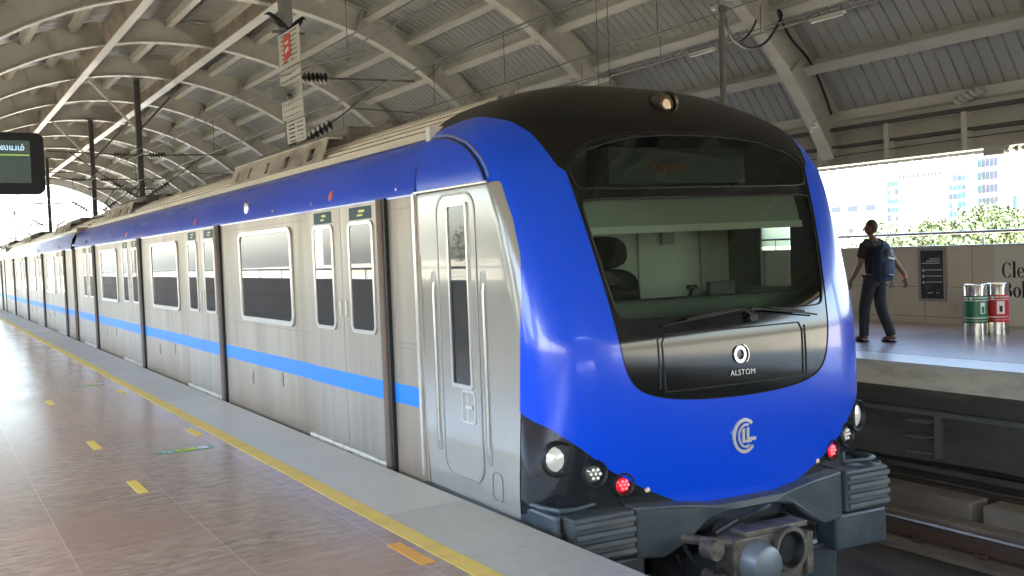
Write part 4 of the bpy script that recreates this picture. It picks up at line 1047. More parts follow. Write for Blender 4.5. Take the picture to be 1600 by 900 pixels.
# side foot tube
mb = MB(); mb.tube([(3.06, 6.2, -.09), (3.03, 5.6, -.095), (3.01, 4.95, -.10), (3.03, 4.72, -.10), (3.12, 4.58, -.10)], [.055, .062, .065, .065, .05], 14); mb.build('step_tube', 'slate', lead, smooth=True)
mb = MB(); mb.box(3.10, 3.3, 4.85, 6.2, -.35, -.05); mb.build('side_skirt', 'gasket', lead)

# bumper beam with anti-climbers
def fx(u, v, w_): return (u, w_, v)
bm = [(-.93, .0), (-.60, -.02), (-.3, -.06), (.3, -.06), (.60, -.02), (.93, .0), (.93, -.32), (.72, -.33), (.55, -.26), (.38, -.15), (.22, -.12), (-.22, -.12), (-.38, -.15), (-.55, -.26), (-.72, -.33), (-.93, -.32)]
def bfront(x): return 4.44 + .05 * (x / .93) ** 2
mb = MB(); vs = []; nb = len(bm)
vs = [(XM + x, bfront(x) + .02, z) for x, z in bm] + [(XM + x * 1.0, 4.75, z) for x, z in bm]
top_in = []
fs = [tuple(range(nb))[::-1]] + [(i, (i + 1) % nb, nb + (i + 1) % nb, nb + i) for i in range(nb)] + [tuple(range(nb, 2 * nb))]
mb.add(vs, fs); mb.build('bumper', 'slate', lead, bevel=.018)
for s in (-1, 1):
    x0, x1 = (XM - 1.42, XM - .945) if s < 0 else (XM + .945, XM + 1.42)
    mb = MB(); mb.box(x0 + .02, x1 - .0, 4.5, 4.78, -.285, -.01)
    bl = mb.build('anti_climber', 'slate2', lead, bevel=.015)
    mb = MB()
    for k in range(4):
        z = -.055 - .064 * k; mb.prism([(4.474, z - .012), (4.499, z - .022), (4.499, z + .022), (4.478, z + .016)], x0 + .03, x1 - .01, lambda u, v, w_: (w_, u, v))
    mb.build('ribs', 'slate2', bl, bevel=.004)
    mb = MB();  
    pts = [(XM + s * .95, 4.72, .012), (XM + s * 1.32, 4.6, .02), (XM + s * 1.41, 4.62, .02), (XM + s * 1.45, 4.72, .02), (XM + s * 1.45, 4.95, .012)]
    mb.tube(pts, [.012, .016, .02, .02, .012], 8); mb.build('corner_lip', 'slate', lead, smooth=True)
    mb = MB(); a_, b_ = sorted((XM + s * 1.422, XM + s * 1.465)); mb.box(a_, b_, 4.58, 5.0, -.56, .0); mb.box(min(XM + s * .86, XM + s * 1.42), max(XM + s * .86, XM + s * 1.42), 4.52, 4.7, -.54, -.30); mb.build('skirt', 'slate', lead, bevel=.02)
    mb = MB(); xa, xb = sorted((XM + s * .62, XM + s * 1.0)); mb.prism([(xa, -.50), (xb, -.50), (xb - .04 if s > 0 else xb, -1.12), (xa if s > 0 else xa + .04, -1.12)], 4.62, 4.74, fx); mb.build('rail_guard', 'slate', lead, bevel=.02)
mb = MB(); mb.box(XM - .62, XM + .62, 4.76, 5.4, -.9, -.2); mb.box(XM - .35, XM - .1, 4.6, 4.76, -.22, -.13); mb.build('coupler_pocket', 'gasket', lead)
mb = MB()
for s in (-1, 1):
    for q in (5.1, 7.6): 
        mb.cyl((XM + s * .74 - .07, q, -.80), (1, 0, 0), .40, .14, 32)
mb.build('wheel', 'rust', lead, smooth=True)
# coupler
cz = -.29; cx = XM - .13; cy = 4.2
cp = MB(); cp.prism(rrect(cx - .30, cx + .30, cz - .22, cz + .13, .05), cy, cy + .17, fx); cpo = cp.build('coupler', 'coupler', lead, bevel=.012)
mb = MB(); mb.lathe((cx - .12, cy + .02, cz - .03), (0, -1, 0), [(.145, 0), (.14, .06), (.118, .12), (.10, .13), (.0, .135)], 28); mb.build('coupler_cone', 'couplercap', cpo, smooth=True, angle=30)
mb = MB(); mb.lathe((cx + .145, cy, cz + .02), (0, -1, 0), [(.135, 0), (.14, .05), (.115, .05), (.10, -.02), (.0, -.02)], 28); cu_ = mb.build('coupler_cup', 'coupler', cpo, smooth=True, angle=30)
mb = MB(); mb.lathe((cx + .145, cy - .003, cz + .02), (0, -1, 0), [(.105, .045), (.09, .0), (.0, .002)], 24); mb.build('cup_bore', 'gasket', cpo, smooth=True)
mb = MB(); mb.box(cx + .30, cx + .36, cy - .03, cy + .12, cz - .16, cz + .1); mb.box(cx - .2, cx + .34, cy - .005, cy + .14, cz + .13, cz + .165); mb.box(cx - .2, cx + .2, cy - .01, cy + .14, cz - .42, cz - .22); mb.build('coupler_plate', 'coupler', cpo, bevel=.008)
mb = MB(); mb.tube([(cx, cy + .15, cz), (cx, 5.0, cz + .05)], [.13, .1], 20)
mb.tube([(cx - .28, cy + .05, cz + .1), (cx - .42, cy + .1, cz + .12), (cx - .45, cy + .3, cz + .1)], .03, 8); mb.cyl((cx - .42, cy + .02, cz + .08), (0, 1, 0), .06, .1, 12); mb.cyl((cx - .38, cy + .02, cz - .1), (0, 1, 0), .035, .16, 10); mb.build('draw_bar', 'coupler', cpo, smooth=True)
mb = MB(); mb.tube(sag((cx - .5, cy + .3, cz - .0), (cx - .15, cy + .2, cz - .25), .2), .012, 6); mb.tube([(cx - .35, cy + .1, cz + .16), (cx - .25, cy + .02, cz + .24), (cx - .05, cy + .02, cz + .27), (cx + .1, cy + .1, cz + .26)], .02, 8)
mb.tube(sag((cx - .45, cy + .35, cz + .15), (cx - .35, cy + .05, cz - .05), .12), .014, 6); mb.build('coupler_hoses', 'gasket', cpo, smooth=True)

BUMP = ('bumper', 'anti_climber', 'skirt', 'corner_lip', 'ribs', 'rail_guard')
# --- cab interior --------------------------------------------------------
xi0, xi1 = 3.12, 5.96
mb = MB(); mb.box(xi0, xi1, 6.06, 6.12, -.04, 2.5); mb.build('cab_rear_wall', 'cabwall', lead)
mb = MB(); mb.box(4.95, 4.965, 6.045, 6.059, 0, 2.0); mb.box(5.62, 5.635, 6.045, 6.059, 0, 2.0); mb.box(5.2, 5.34, 6.04, 6.059, 1.6, 1.7); mb.build('cab_door_frame', 'shade', lead)
mb = MB(); mb.box(3.3, 5.78, 4.92, 5.15, .9, 1.24); mb.box(3.2, 5.9, 4.85, 5.3, .5, 1.0); mb.build('driver_console', 'cabfloor', lead, bevel=.03)
mb = MB(); mb.prism(chaikin([(3.35, 1.14), (4.2, 1.13), (4.9, 1.2), (5.2, 1.27), (5.75, 1.26), (5.75, 1.0), (3.35, 1.0)], 2), 5.0, 5.4, fx); mb.build('console_hood', 'cabfloor', lead)
st = MB(); st.prism(chaikin([(3.98, .6), (3.93, 1.3), (4.02, 1.44), (4.44, 1.44), (4.54, 1.3), (4.50, .6)], 2), 5.5, 5.62, fx); st.prism(chaikin([(4.0, 1.44), (3.99, 1.6), (4.08, 1.67), (4.32, 1.67), (4.42, 1.6), (4.40, 1.44)], 2), 5.50, 5.59, fx); st.build('driver_seat', 'seat', lead, bevel=.02)
mb = MB(); mb.box(4.75, 5.0, 5.02, 5.06, 1.2, 1.33); mb.build('console_monitor', 'darkbox', lead, bevel=.008)
mb = MB(); mb.tube([(4.62, 5.1, 1.2), (4.62, 5.06, 1.3)], .012, 8); mb.tube([(4.58, 5.06, 1.3), (4.66, 5.06, 1.3)], .016, 8); mb.build('control_lever', 'gasket', lead)
mb = MB(); mb.box(3.2, 5.9, 5.95, 6.05, 1.9, 2.3); mb.build('overhead_panel', 'shade', lead)
# sun blind and bar follow the glass
def follow(mb, u0, u1, z0, z1, inset, th=.006, n=24):
    P = []
    for z in np.linspace(z0, z1, 6):
        r_ = []
        for k in range(n + 1):
            u = u0 + (u1 - u0) * k / n; p = surf(u, z); r_.append((p.x, p.y + inset, p.z))
        P.append(r_)
    mb.grid(P)
mb = MB(); follow(mb, -.97, .97, 1.72, 1.93, .09); mb.build('sun_blind', 'shade', lead, smooth=True)
mb = MB(); follow(mb, -.97, .97, 1.675, 1.72, .075); mb.build('blind_bar', 'shadebar', lead, smooth=True)
mb = MB(); mb.box(XM - .62, XM + .62, 5.06, 5.3, 2.0, 2.25); db = mb.build('destination_display', 'darkbox', lead)
vs, fs = text_on('t', 'Airport', .11, 0, 0, None, None)
mb = MB(); mb.add([(XM - .1 + v.x, 5.055 - v.z, 2.075 + v.y) for v in vs], fs); mb.build('display_text', 'led', db)
mb = MB(); mb.box(5.9, 5.93, 5.2, 5.9, 1.0, 1.9) if False else None

# the nose leans a little: its right-hand side is slightly taller
def lean(o):
    ox, oy, oz = WL[lead.name]
    up_ = .045 if o.name.split('.')[0] in BUMP else 0
    for v in o.data.vertices:
        X, Y, Z = v.co.x + ox, v.co.y + oy, v.co.z + oz
        k = min(1, max(0, (6.15 - Y) / .9)); q = min(1.1, max(0, (X - XM + 1.48) / 2.96))
        v.co.z += .075 * (min(Z - 1.35, .75) if Z < 2.1 else .75 * max(0, (2.6 - Z) / .5)) * q * k + up_
    for c in o.children: lean(c)
for o in lead.children: lean(o)
# --- trailing cars -------------------------------------------------------
gang = MB(); gang.box(3.35, 5.7, 23.5, 24.1, -.1, 2.3); tag(gang.build('gangway', 'brown'), 'brown folded gangway bellows between the leading car and the second car', 'gangway', 'gangways between the cars')
car2 = thing('metro_car', 'second car of the metro train, just behind the leading car', 'train car', (XM, 24.1, -1.2), 'cars of the metro train')
c0, c1 = 24.1, 43.6
car_body(car2, c0, c1)
PO2 = [25.25, 29.95, 34.65, 39.35]
for k, p in enumerate(PO2): side_doors(car2, p, k)
for k in range(3):
    a, b = PO2[k] + 1.76, PO2[k + 1] - .012
    side_trim(car2, a, b, stripe=(k != 9)); side_window(car2, a + .47, a + 2.14)
side_trim(car2, PO2[3] + 1.76, c1); side_trim(car2, c0 + .02, PO2[0] - .02)
ac_unit(car2, 27.0, 30.0); ac_unit(car2, 37.0, 40)
# pantograph gear on the roof of car 2
mb = MB()
for q in range(7): mb.lathe((4.2, 24.8 + .35 * q, 2.78), (0, 0, 1), [(.03, 0), (.07, .04), (.03, .08), (.07, .12), (.03, .16), (.02, .22)], 10)
mb.box(3.9, 5.2, 24.5, 24.6, 2.8, 2.95); mb.box(3.95, 4.05, 24.5, 27, 2.85, 2.9)
mb.build('roof_insulators', 'porc', car2, smooth=True)
mb = MB(); mb.tube([(4.2, 25, 2.9), (4.3, 27.0, 3.25), (4.3, 25.6, 3.52)], .03, 6); mb.tube([(5.0, 25, 2.9), (4.9, 27.0, 3.25), (4.9, 25.6, 3.52)], .03, 6); mb.box(3.7, 5.4, 25.5, 25.58, 3.5, 3.54); mb.build('pantograph', 'dark_steel', car2)
for k in range(2):
    c = copy_tree(car2); c.location = (XM, 24.1 + 20.1 * (k + 1), -1.2); c['label'] = ['third car of the metro train, mostly washed out by glare', 'last visible car of the metro train at the far left edge'][k]
    g2 = bpy.data.objects['gangway'].copy(); C.objects.link(g2); g2.location = (0, 20.1 * (k + 1), 0); g2['label'] = ['second gangway bellows, between the second and third cars', 'farthest gangway bellows, between the third and last cars'][k]

# ================================================================== OPPOSITE PLATFORM FURNITURE
W = XRW
t = thing('wall_poster', 'dark framed poster with white text hanging on the cream wall behind the walking person', 'poster', (W, 10.7, .87))
ya, yb, za, zb = 10.43, 10.98, .40, 1.36
mb = MB(); ring_prism(mb, [(ya, za), (yb, za), (yb, zb), (ya, zb)], [(ya + .045, za + .045), (yb - .045, za + .045), (yb - .045, zb - .045), (ya + .045, zb - .045)], W - .03, W - .003, sideface); mb.build('frame', 'frame', t)
mb = MB(); mb.box(W - .014, W - .003, ya + .046, yb - .046, za + .046, zb - .046); mb.build('sheet', 'poster', t)
mb = MB(); X0 = W - .0165; X1 = W - .0142
for q, (z, w_) in enumerate(((1.16, .22), (1.12, .26), (1.08, .36))):
    y = ya + .12; 
    while y < ya + .1 + w_:
        L = random.uniform(.02, .05); mb.box(X0, X1, y, y + L, z, z + .014); y += L + .008
for z in (.96, .85, .74):
    mb.lathe((X1, yb - .1, z), (-1, 0, 0), [(.022, 0), (.022, .002), (0, .002)], 14)
    y = ya + .08
    while y < yb - .16: L = random.uniform(.02, .05); mb.box(X0, X1, y, min(y + L, yb - .15), z, z + .012); y += L + .008
for y in (.15, .27, .33): mb.box(X0, X1, ya + y, ya + y + .05, .545, .56)
mb.build('print', 'whitep', t)
mb = MB(); mb.tube([(W - .02, 10.36, .30), (W - .02, 10.36, 1.38)], .013, 6); mb.box(W - .04, W - .002, 10.28, 10.42, .24, .31); tag(mb.build('wall_conduit', 'wallc'), 'pale vertical conduit with a small junction box beside the poster', 'conduit')
mb = MB(); mb.box(W - .06, W - .002, 10.1, 10.24, .33, .42); mb.tube([(W - .02, 10.24, .4), (W - .02, 10.4, .36)], .008, 5); mb.tube([(W - .03, 10.54, .38), (W - .05, 10.58, .26)], .012, 5); tag(mb.build('socket_box', 'wallc'), 'small pale socket box with a loose cable on the wall between poster and bins', 'socket')
# banner with serif letters
t = thing('wall_banner', 'grey banner panel with large black serif letters on the wall at the right edge', 'banner', (W, 8.6, .7))
mb = MB(); mb.box(W - .012, W - .0025, 7.2, 9.53, .02, 1.375); mb.build('board', 'banner', t)
LX = W - .0135
def letters(mb, text, y0, zb, h):
    """didone-style letters; u runs to the right of the picture = -Y"""
    u = 0
    def V(a, b): return (y0 - (u + a) * h, zb + b * h)
    def poly(pts): mb.prism([V(*p) for p in pts], LX - .002, LX, sideface)
    def ell(cx, cy, ro, ri, a0=0, a1=360, n=28):
        for k in range(n):
            t0, t1 = R(a0 + (a1 - a0) * k / n), R(a0 + (a1 - a0) * (k + 1) / n)
            poly([(cx + ro[0] * math.cos(t0), cy + ro[1] * math.sin(t0)), (cx + ro[0] * math.cos(t1), cy + ro[1] * math.sin(t1)), (cx + ri[0] * math.cos(t1), cy + ri[1] * math.sin(t1)), (cx + ri[0] * math.cos(t0), cy + ri[1] * math.sin(t0))])
    def rect(a, b, c, d): poly([(a, c), (b, c), (b, d), (a, d)])
    for ch in text:
        if ch == 'C':
            ell(.36, .5, (.34, .52), (.19, .485), 42, 318); rect(.60, .635, .64, 1.0); rect(.60, .635, 0, .3); u += .70
        elif ch == 'l':
            rect(.07, .24, 0, 1.08); rect(0, .31, 0, .035); rect(0, .08, 1.045, 1.08); u += .34
        elif ch == 'e':
            ell(.27, .34, (.26, .355), (.12, .32), 0, 318); rect(.13, .52, .34, .385); u += .57
        elif ch == 'a':
            rect(.28, .43, 0, .5); ell(.28, .5, (.15, .19), (.0, .155), 0, 150, 12); ell(.17, .17, (.15, .18), (.05, .13), 40, 330, 20); u += .5
        elif ch == 'n':
            rect(.04, .2, 0, .68); rect(.36, .52, 0, .5); ell(.36, .5, (.16, .18), (.0, .1), 0, 180, 12); u += .6
        elif ch == 'B':
            rect(.1, .28, 0, 1); rect(0, .36, 0, .035); rect(0, .36, .965, 1); ell(.34, .755, (.26, .245), (.10, .205), -90, 90, 16); ell(.34, .265, (.32, .265), (.13, .225), -90, 90, 16); rect(.28, .36, .5, .54); u += .70
        elif ch == 'o':
            ell(.28, .34, (.27, .36), (.11, .32)); u += .57
        elif ch == 'd':
            ell(.26, .34, (.25, .35), (.1, .31)); rect(.4, .55, 0, 1.08); u += .6
mb = MB(); letters(mb, 'Clean', 9.40, .83, .255); letters(mb, 'Bold', 9.39, .50, .255); mb.build('lettering', 'ink', t)
# litter bins
def bin_(x, y, wrap, lab):
    t = thing('litter_bin', lab, 'bin', (x, y, 0), 'steel litter bins on the opposite platform')
    r = .172
    mb = MB(); mb.lathe((x, y, 0), (0, 0, 1), [(0, .02), (r - .012, .02), (r - .012, 0), (r, 0), (r, .76), (r - .004, .775), (r + .006, .78), (r + .006, .80), (r - .01, .802), (r - .03, .79), (r - .035, .6), (0, .6)], 40); mb.build('bin_body', 'binsteel', t, smooth=True, angle=30)
    mb = MB(); mb.lathe((x, y, 0), (0, 0, 1), [(r + .0012, .20), (r + .0025, .20), (r + .0025, .63), (r + .0012, .63)], 40); mb.build('wrap', wrap, t, smooth=True, angle=30)
    # print on the wrap: patches facing the tracks
    mb = MB()
    def patch_(a0, a1, z0, z1, h=.004, mbb=None):
        mbb = mbb or mb; n = 6; vs = []
        for k in range(n + 1):
            a = R(a0 + (a1 - a0) * k / n)
            for z in (z0, z1): vs.append((x + (r + h) * math.cos(a), y + (r + h) * math.sin(a), z))
        mbb.add(vs, [(2 * k, 2 * k + 2, 2 * k + 3, 2 * k + 1) for k in range(n)])
    for zz, hh in ((.585, .02), (.545, .016), (.275, .018), (.235, .008)):
        a = 90
        while a < 330: L = random.uniform(3, 9); patch_(a, a + L, zz, zz + hh); a += L + random.uniform(2, 4)
    patch_(160, 172, .55, .61); patch_(186, 198, .55, .61)
    patch_(236, 262, .35, .52) if wrap == 'bingreen' else patch_(212, 250, .33, .53)
    mb.build('print', 'whitep', t)
    mb = MB()
    c_ = 249 if wrap == 'bingreen' else 231
    patch_(c_ - 8, c_ + 8, .36, .46, .005, mb); mb.build('pictogram', 'binred' if wrap == 'binred' else 'bingreen', t)
    if wrap == 'binred': 
        mb = MB(); patch_(c_ - 6, c_ + 7, .37, .45, .006, mb); mb.build('pictogram_symbol', 'ink', t)
bin_(14.02, 8.92, 'bingreen', 'cylindrical steel litter bin with green printed wrap')
bin_(14.36, 8.78, 'binred', 'cylindrical steel litter bin with red printed wrap, right of the green one')
# steelwork under the opposite platform
mb = MB(); mb.box(10.85, 10.949, -4, 40, -.70, -.64); mb.box(10.80, 10.949, -4, 40, -.639, -.628); tag(mb.build('cable_ladder', 'grey_steel'), 'long steel angle running along the wall under the opposite platform', 'steel angle')
for k, y in enumerate((7.48, 3.4, 11.6)):
    t = thing('cable_bracket', ['upright steel cable bracket with bolts under the opposite platform', 'upright cable bracket under the opposite platform, beyond the right edge', 'farther cable bracket under the opposite platform behind the bumper'][k], 'bracket', (10.9, y, -1.0), 'cable brackets under the opposite platform')
    mb = MB(); mb.box(10.90, 10.949, y - .05, y + .05, -1.25, -.705); mb.build('upright', 'grey_steel', t)
    for z in (-.78, -.98, -1.18):
        mb = MB(); mb.box(10.78, 10.948, y + .055, y + .38, z - .012, z + .012); mb.build('arm', 'grey_steel', t)
    mb = MB(); mb.cyl((10.89, y - .1, -.8), (-1, 0, 0), .02, .03, 8); mb.cyl((10.89, y - .1, -1.15), (-1, 0, 0), .02, .03, 8); mb.build('bolt', 'grey_steel', t)
for z, r_ in ((-1.3, .03), (-1.38, .025)):
    mb = MB(); mb.tube([(10.80 - (z + 1.3), y, z + .02 * math.sin(y * 2.1)) for y in np.linspace(-4, 38, 60)], r_, 6); tag(mb.build('trackside_cable', 'cable', smooth=True), 'upper black cable lying along the foot of the under-platform wall' if r_ > .026 else 'lower thinner black cable along the foot of the under-platform wall', 'cable', 'cables along the wall foot')
mb = MB(); mb.prism([(8.6, -.05), (8.66, -.05), (8.65, -.17), (8.62, -.19)], ER - .008, ER - .001, sideface); tag(mb.build('green_stain_plate', 'green'), 'small dark green tag on the edge face of the opposite platform', 'tag')

# ================================================================== DISPLAY
t = thing('hanging_display', 'black hanging passenger display with pale Tamil lettering at the left edge', 'display', (-.1, 8, 2.4))
Yd = 8.0
mb = MB(); mb.prism(rrect(-1.2, .865, 2.165, 2.62, .05), Yd, Yd + .13, fx); mb.build('casing', 'black', t, bevel=.008)
M['screen'] = mat('lcd_screen', (.012, .016, .014), .12, emit=(.5, .7, .58), estr=.006, var=None)
mb = MB(); mb.box(-1.1, .77, Yd - .004, Yd - .0005, 2.245, 2.56); mb.build('screen', 'screen', t)
M['lcdline'] = mat('lcd_green_line', (.06, .12, .01), .4, emit=(.45, .8, .1), estr=.06)
M['lcdtext'] = mat('lcd_text', (.1, .14, .2), .4, emit=(.55, .8, 1.0), estr=.11)
mb = MB(); mb.box(-1.1, .765, Yd - .0065, Yd - .0045, 2.448, 2.455); mb.build('screen_line', 'lcdline', t)
vs, fs = text_on('t', '\u0b9a\u0bc6\u0ba9\u0bcd\u0ba9\u0bc8 \u0ba8\u0bbf\u0bc8\u0bb2\u0baf\u0bae\u0bcd', .058, 0, 0, None, None, .001, 'RIGHT')
mb = MB(); mb.add([(.735 + v.x, Yd - .007 - v.z, 2.487 + v.y) for v in vs], fs); mb.build('screen_text', 'lcdtext', t)
for x in (-.9, -.3):
    mb = MB(); mb.tube([(x, Yd + .06, 2.6), (x, Yd + .06, 6.6)], .025, 8); mb.build('hanger', 'dark_steel', t)
mb = MB(); mb.cyl((.25, Yd + .06, 2.165), (0, 0, -1), .012, .03, 8); mb.tube([(.25, Yd + .05, 2.135), (.27, Yd + .05, 2.12), (.29, Yd + .05, 2.135)], .004, 5); mb.build('latch', 'black', t)

# ================================================================== PERSON
PX, PY = 12.37, 9.5
person = thing('person', 'person in dark shirt and trousers walking away with a navy backpack on the opposite platform', 'person', (PX, PY, 0))
def skin(name, joints, edges, m, parent, sub=2, smooth=True, root=0):
    me = bpy.data.meshes.new(name); me.from_pydata([j[:3] for j in joints], edges, []); me.materials.append(M[m])
    o = bpy.data.objects.new(name, me); C.objects.link(o)
    md = o.modifiers.new('skin', 'SKIN'); md.use_smooth_shade = True
    lay = me.skin_vertices[0] if me.skin_vertices else None
    if lay is None:
        bpy.context.view_layer.objects.active = o; o.select_set(True); bpy.ops.mesh.customdata_skin_add(); lay = me.skin_vertices[0]
    for i, j in enumerate(joints):
        r_ = j[3] if isinstance(j[3], tuple) else (j[3], j[3]); lay.data[i].radius = r_
    lay.data[root].use_root = True
    sb = o.modifiers.new('sub', 'SUBSURF'); sb.levels = sub; sb.render_levels = sub
    o.parent = parent; return o
# heading: away and to the left of the picture (towards +Y, slightly -X). local: f forward, r right
hd = Vector((.12, 1, 0)).normalized(); rt = Vector((hd.y, -hd.x, 0))
def W3(r_, f, z): v = rt * r_ + hd * f; return (v.x, v.y, z)
J = [W3(0, 0, .98) + (.10,), W3(0, 0, 1.12) + ((.11, .085),), W3(0, .01, 1.3) + ((.155, .11),), W3(0, .015, 1.45) + ((.15, .095),), W3(0, .02, 1.56) + (.055,), W3(0, .035, 1.64) + (.055,),
     W3(-.09, 0, .93) + (.095,), W3(-.10, .13, .52) + (.065,), W3(-.10, .14, .12) + (.045,),
     W3(.09, 0, .93) + (.095,), W3(.10, -.02, .52) + (.066,), W3(.11, -.20, .12) + (.045,),
     W3(-.2, .0, 1.46) + (.058,), W3(-.235, .05, 1.2) + (.045,), W3(-.24, .2, .98) + (.034,),
     W3(.2, .0, 1.46) + (.058,), W3(.26, -.17, 1.2) + (.046,), W3(.31, -.30, 1.0) + (.032,),
     W3(.315, -.31, .95) + (.026,), W3(-.24, .25, .93) + (.027,)]
Eg = [(0, 1), (1, 2), (2, 3), (3, 4), (4, 5), (0, 6), (6, 7), (7, 8), (0, 9), (9, 10), (10, 11), (3, 12), (12, 13), (13, 14), (3, 15), (15, 16), (16, 17), (17, 18), (14, 19)]
skin('body', J, Eg, 'skin', person)
# trousers, shirt as fitted layers
JT = [W3(0, 0, 1.08) + ((.135, .11),), W3(-.09, 0, .92) + (.112,), W3(-.10, .12, .52) + (.088,), W3(-.10, .14, .13) + (.074,), W3(-.10, .145, .06) + (.078,),
      W3(.09, 0, .92) + (.112,), W3(.10, -.01, .52) + (.09,), W3(.11, -.18, .15) + (.076,), W3(.11, -.20, .08) + (.080,)]
skin('trousers', JT, [(0, 1), (1, 2), (2, 3), (3, 4), (0, 5), (5, 6), (6, 7), (7, 8)], 'trouser', person)
JS = [W3(0, 0, .97) + ((.165, .13),), W3(0, 0, 1.15) + ((.165, .13),), W3(0, .0, 1.32) + ((.18, .13),), W3(0, .01, 1.46) + ((.165, .105),), W3(0, .02, 1.545) + (.068,),
      W3(-.2, .0, 1.47) + (.078,), W3(-.245, .03, 1.27) + (.072,), W3(.2, .0, 1.47) + (.078,), W3(.25, -.12, 1.28) + (.074,)]
skin('shirt', JS, [(0, 1), (1, 2), (2, 3), (3, 4), (3, 5), (5, 6), (3, 7), (7, 8)], 'shirt', person)
# head
def ell_mesh(mb, c, rx, ry, rz, n=20, m_=14, f=None):
    P = []
    for i in range(m_ + 1):
        th = math.pi * i / m_; row = []
        for j in range(n + 1):
            ph = 2 * math.pi * j / n; r_, f_, z_ = rx * math.sin(th) * math.cos(ph), ry * math.sin(th) * math.sin(ph), rz * math.cos(th)
            if f: r_, f_, z_ = f(r_, f_, z_)
            v = hr_ * r_ + hf_ * f_; row.append((c[0] + v.x, c[1] + v.y, c[2] + z_))
        P.append(row)
    mb.grid(P)
hf_ = Vector((-.55, .83, 0)).normalized(); hr_ = Vector((hf_.y, -hf_.x, 0))      # head turned left
hc = Vector(W3(0, .05, 1.735)) + Vector((PX, PY, 0))
def headshape(r_, f_, z_):
    if z_ < 0: k = 1 + z_ * 2.2; r_ *= max(.55, k); f_ = f_ * max(.7, 1 + z_ * 1.2) + (-z_) * .12
    return r_, f_, z_
mb = MB(); ell_mesh(mb, hc, .073, .092, .118, f=headshape)
hp = hc
def HP(r_, f_, z_): v = hr_ * r_ + hf_ * f_; return (hc.x + v.x, hc.y + v.y, hc.z + z_)
mb.tube([HP(0, .088, .02), HP(0, .108, -.015), HP(0, .112, -.028), HP(0, .09, -.036)], [.008, .012, .014, .008], 8)
mb.tube([HP(-.02, .092, -.062), HP(0, .098, -.062), HP(.02, .092, -.062)], [.003, .006, .003], 6)
for s in (-1, 1): mb.tube([HP(s * .072, -.005, .03), HP(s * .082, -.015, .01), HP(s * .076, -.005, -.03)], [.008, .014, .007], 8)
mb.build('head', 'skin', person, smooth=True)
mb = MB()
for s in (-1, 1): mb.tube([HP(s * .02, .086, .012), HP(s * .04, .078, .012)], .007, 6)
mb.build('eye', 'ink', person)
def hairf(r_, f_, z_):
    lim = .035 if f_ > .03 else (.0 if f_ > -.01 else -.075)
    if z_ < lim: q_ = min(1, (lim - z_) / .03); q_ = 1 - .17 * q_; return r_ * q_, f_ * q_, z_
    j = 1 + .05 * math.sin(r_ * 170) * math.sin(f_ * 190 + z_ * 90); return r_ * j, f_ * j, z_ * j
mb = MB(); ell_mesh(mb, hc + Vector((0, 0, .022)) - hf_ * .012, .08, .094, .112, f=hairf); mb.build('hair', 'hair', person, smooth=True)
# hands with five fingers
def hand(wr, dirv_, side, nm):
    d = Vector(dirv_).normalized(); sd_ = Vector((rt.x, rt.y, 0)); fw = hd
    base = Vector(wr); palm = base + d * .085
    Jn = [tuple(base) + (.026,), tuple(base + d * .04) + ((.024, .036),), tuple(palm) + ((.016, .036),)]
    Ed = [(0, 1), (1, 2)]
    for k, (o_, L) in enumerate(((.03, .065), (.011, .078), (-.009, .073), (-.027, .056))):
        b0 = palm + fw * o_; i0 = len(Jn)
        Jn += [tuple(b0 + d * .01) + (.0095,), tuple(b0 + d * L * .5 - sd_ * side * .008 + fw * .004) + (.0088,), tuple(b0 + d * L - sd_ * side * .03 + fw * .006) + (.0075,)]
        Ed += [(2, i0), (i0, i0 + 1), (i0 + 1, i0 + 2)]
    i0 = len(Jn); tb = base + d * .03 + fw * .03
    Jn += [tuple(tb) + (.012,), tuple(tb + d * .03 + fw * .022 - sd_ * side * .012) + (.0095,), tuple(tb + d * .058 + fw * .026 - sd_ * side * .02) + (.008,)]
    Ed += [(1, i0), (i0, i0 + 1), (i0 + 1, i0 + 2)]
    skin(nm, Jn, Ed, 'skin', person, 1)
hand(W3(.313, -.305, .97), (.05, -.1, -1), 1, 'hand'); hand(W3(-.24, .225, .955), (0, .35, -1), -1, 'hand')
M['band'] = mat('orange_wristband', (.7, .12, .04), .5)
mb = MB(); c_ = Vector(W3(.311, -.298, 1.0)) + Vector((PX, PY, 0)); mb.lathe(c_, (.1, .1, -1), [(.036, 0), (.042, .004), (.042, .024), (.036, .028)], 16); mb.build('wristband', 'band', person, smooth=True)
# sandals and feet
for s, f, z, pitch in ((-1, .15, 0, 0), (1, -.19, .0, .0)):
    c_ = Vector(W3(s * .105, f, 0)) + Vector((PX, PY, 0))
    def FP(r_, ff, zz): v = rt * r_ + hd * ff; return (c_.x + v.x, c_.y + v.y, zz)
    mb = MB(); mb.prism(chaikin([(-.045, -.09), (.045, -.09), (.05, .03), (.055, .12), (.02, .18), (-.03, .17), (-.05, .1), (-.04, .02)], 2), .001, .028, lambda u, v, w_: FP(u, v, w_))
    mb.tube([FP(-.052, .07, .02), FP(-.04, .075, .06), FP(0, .08, .075), FP(.04, .075, .06), FP(.052, .07, .02)], .014, 6); mb.build('sandal', 'black', person)
    mb = MB(); mb.tube([FP(0, -.07, .055), FP(0, -.03, .085), FP(0, .03, .075), FP(0, .09, .055), FP(0, .14, .042), FP(0, .165, .038)], [.03, .042, .038, .038, .034, .016], 12); mb.build('foot', 'skin', person, smooth=True)
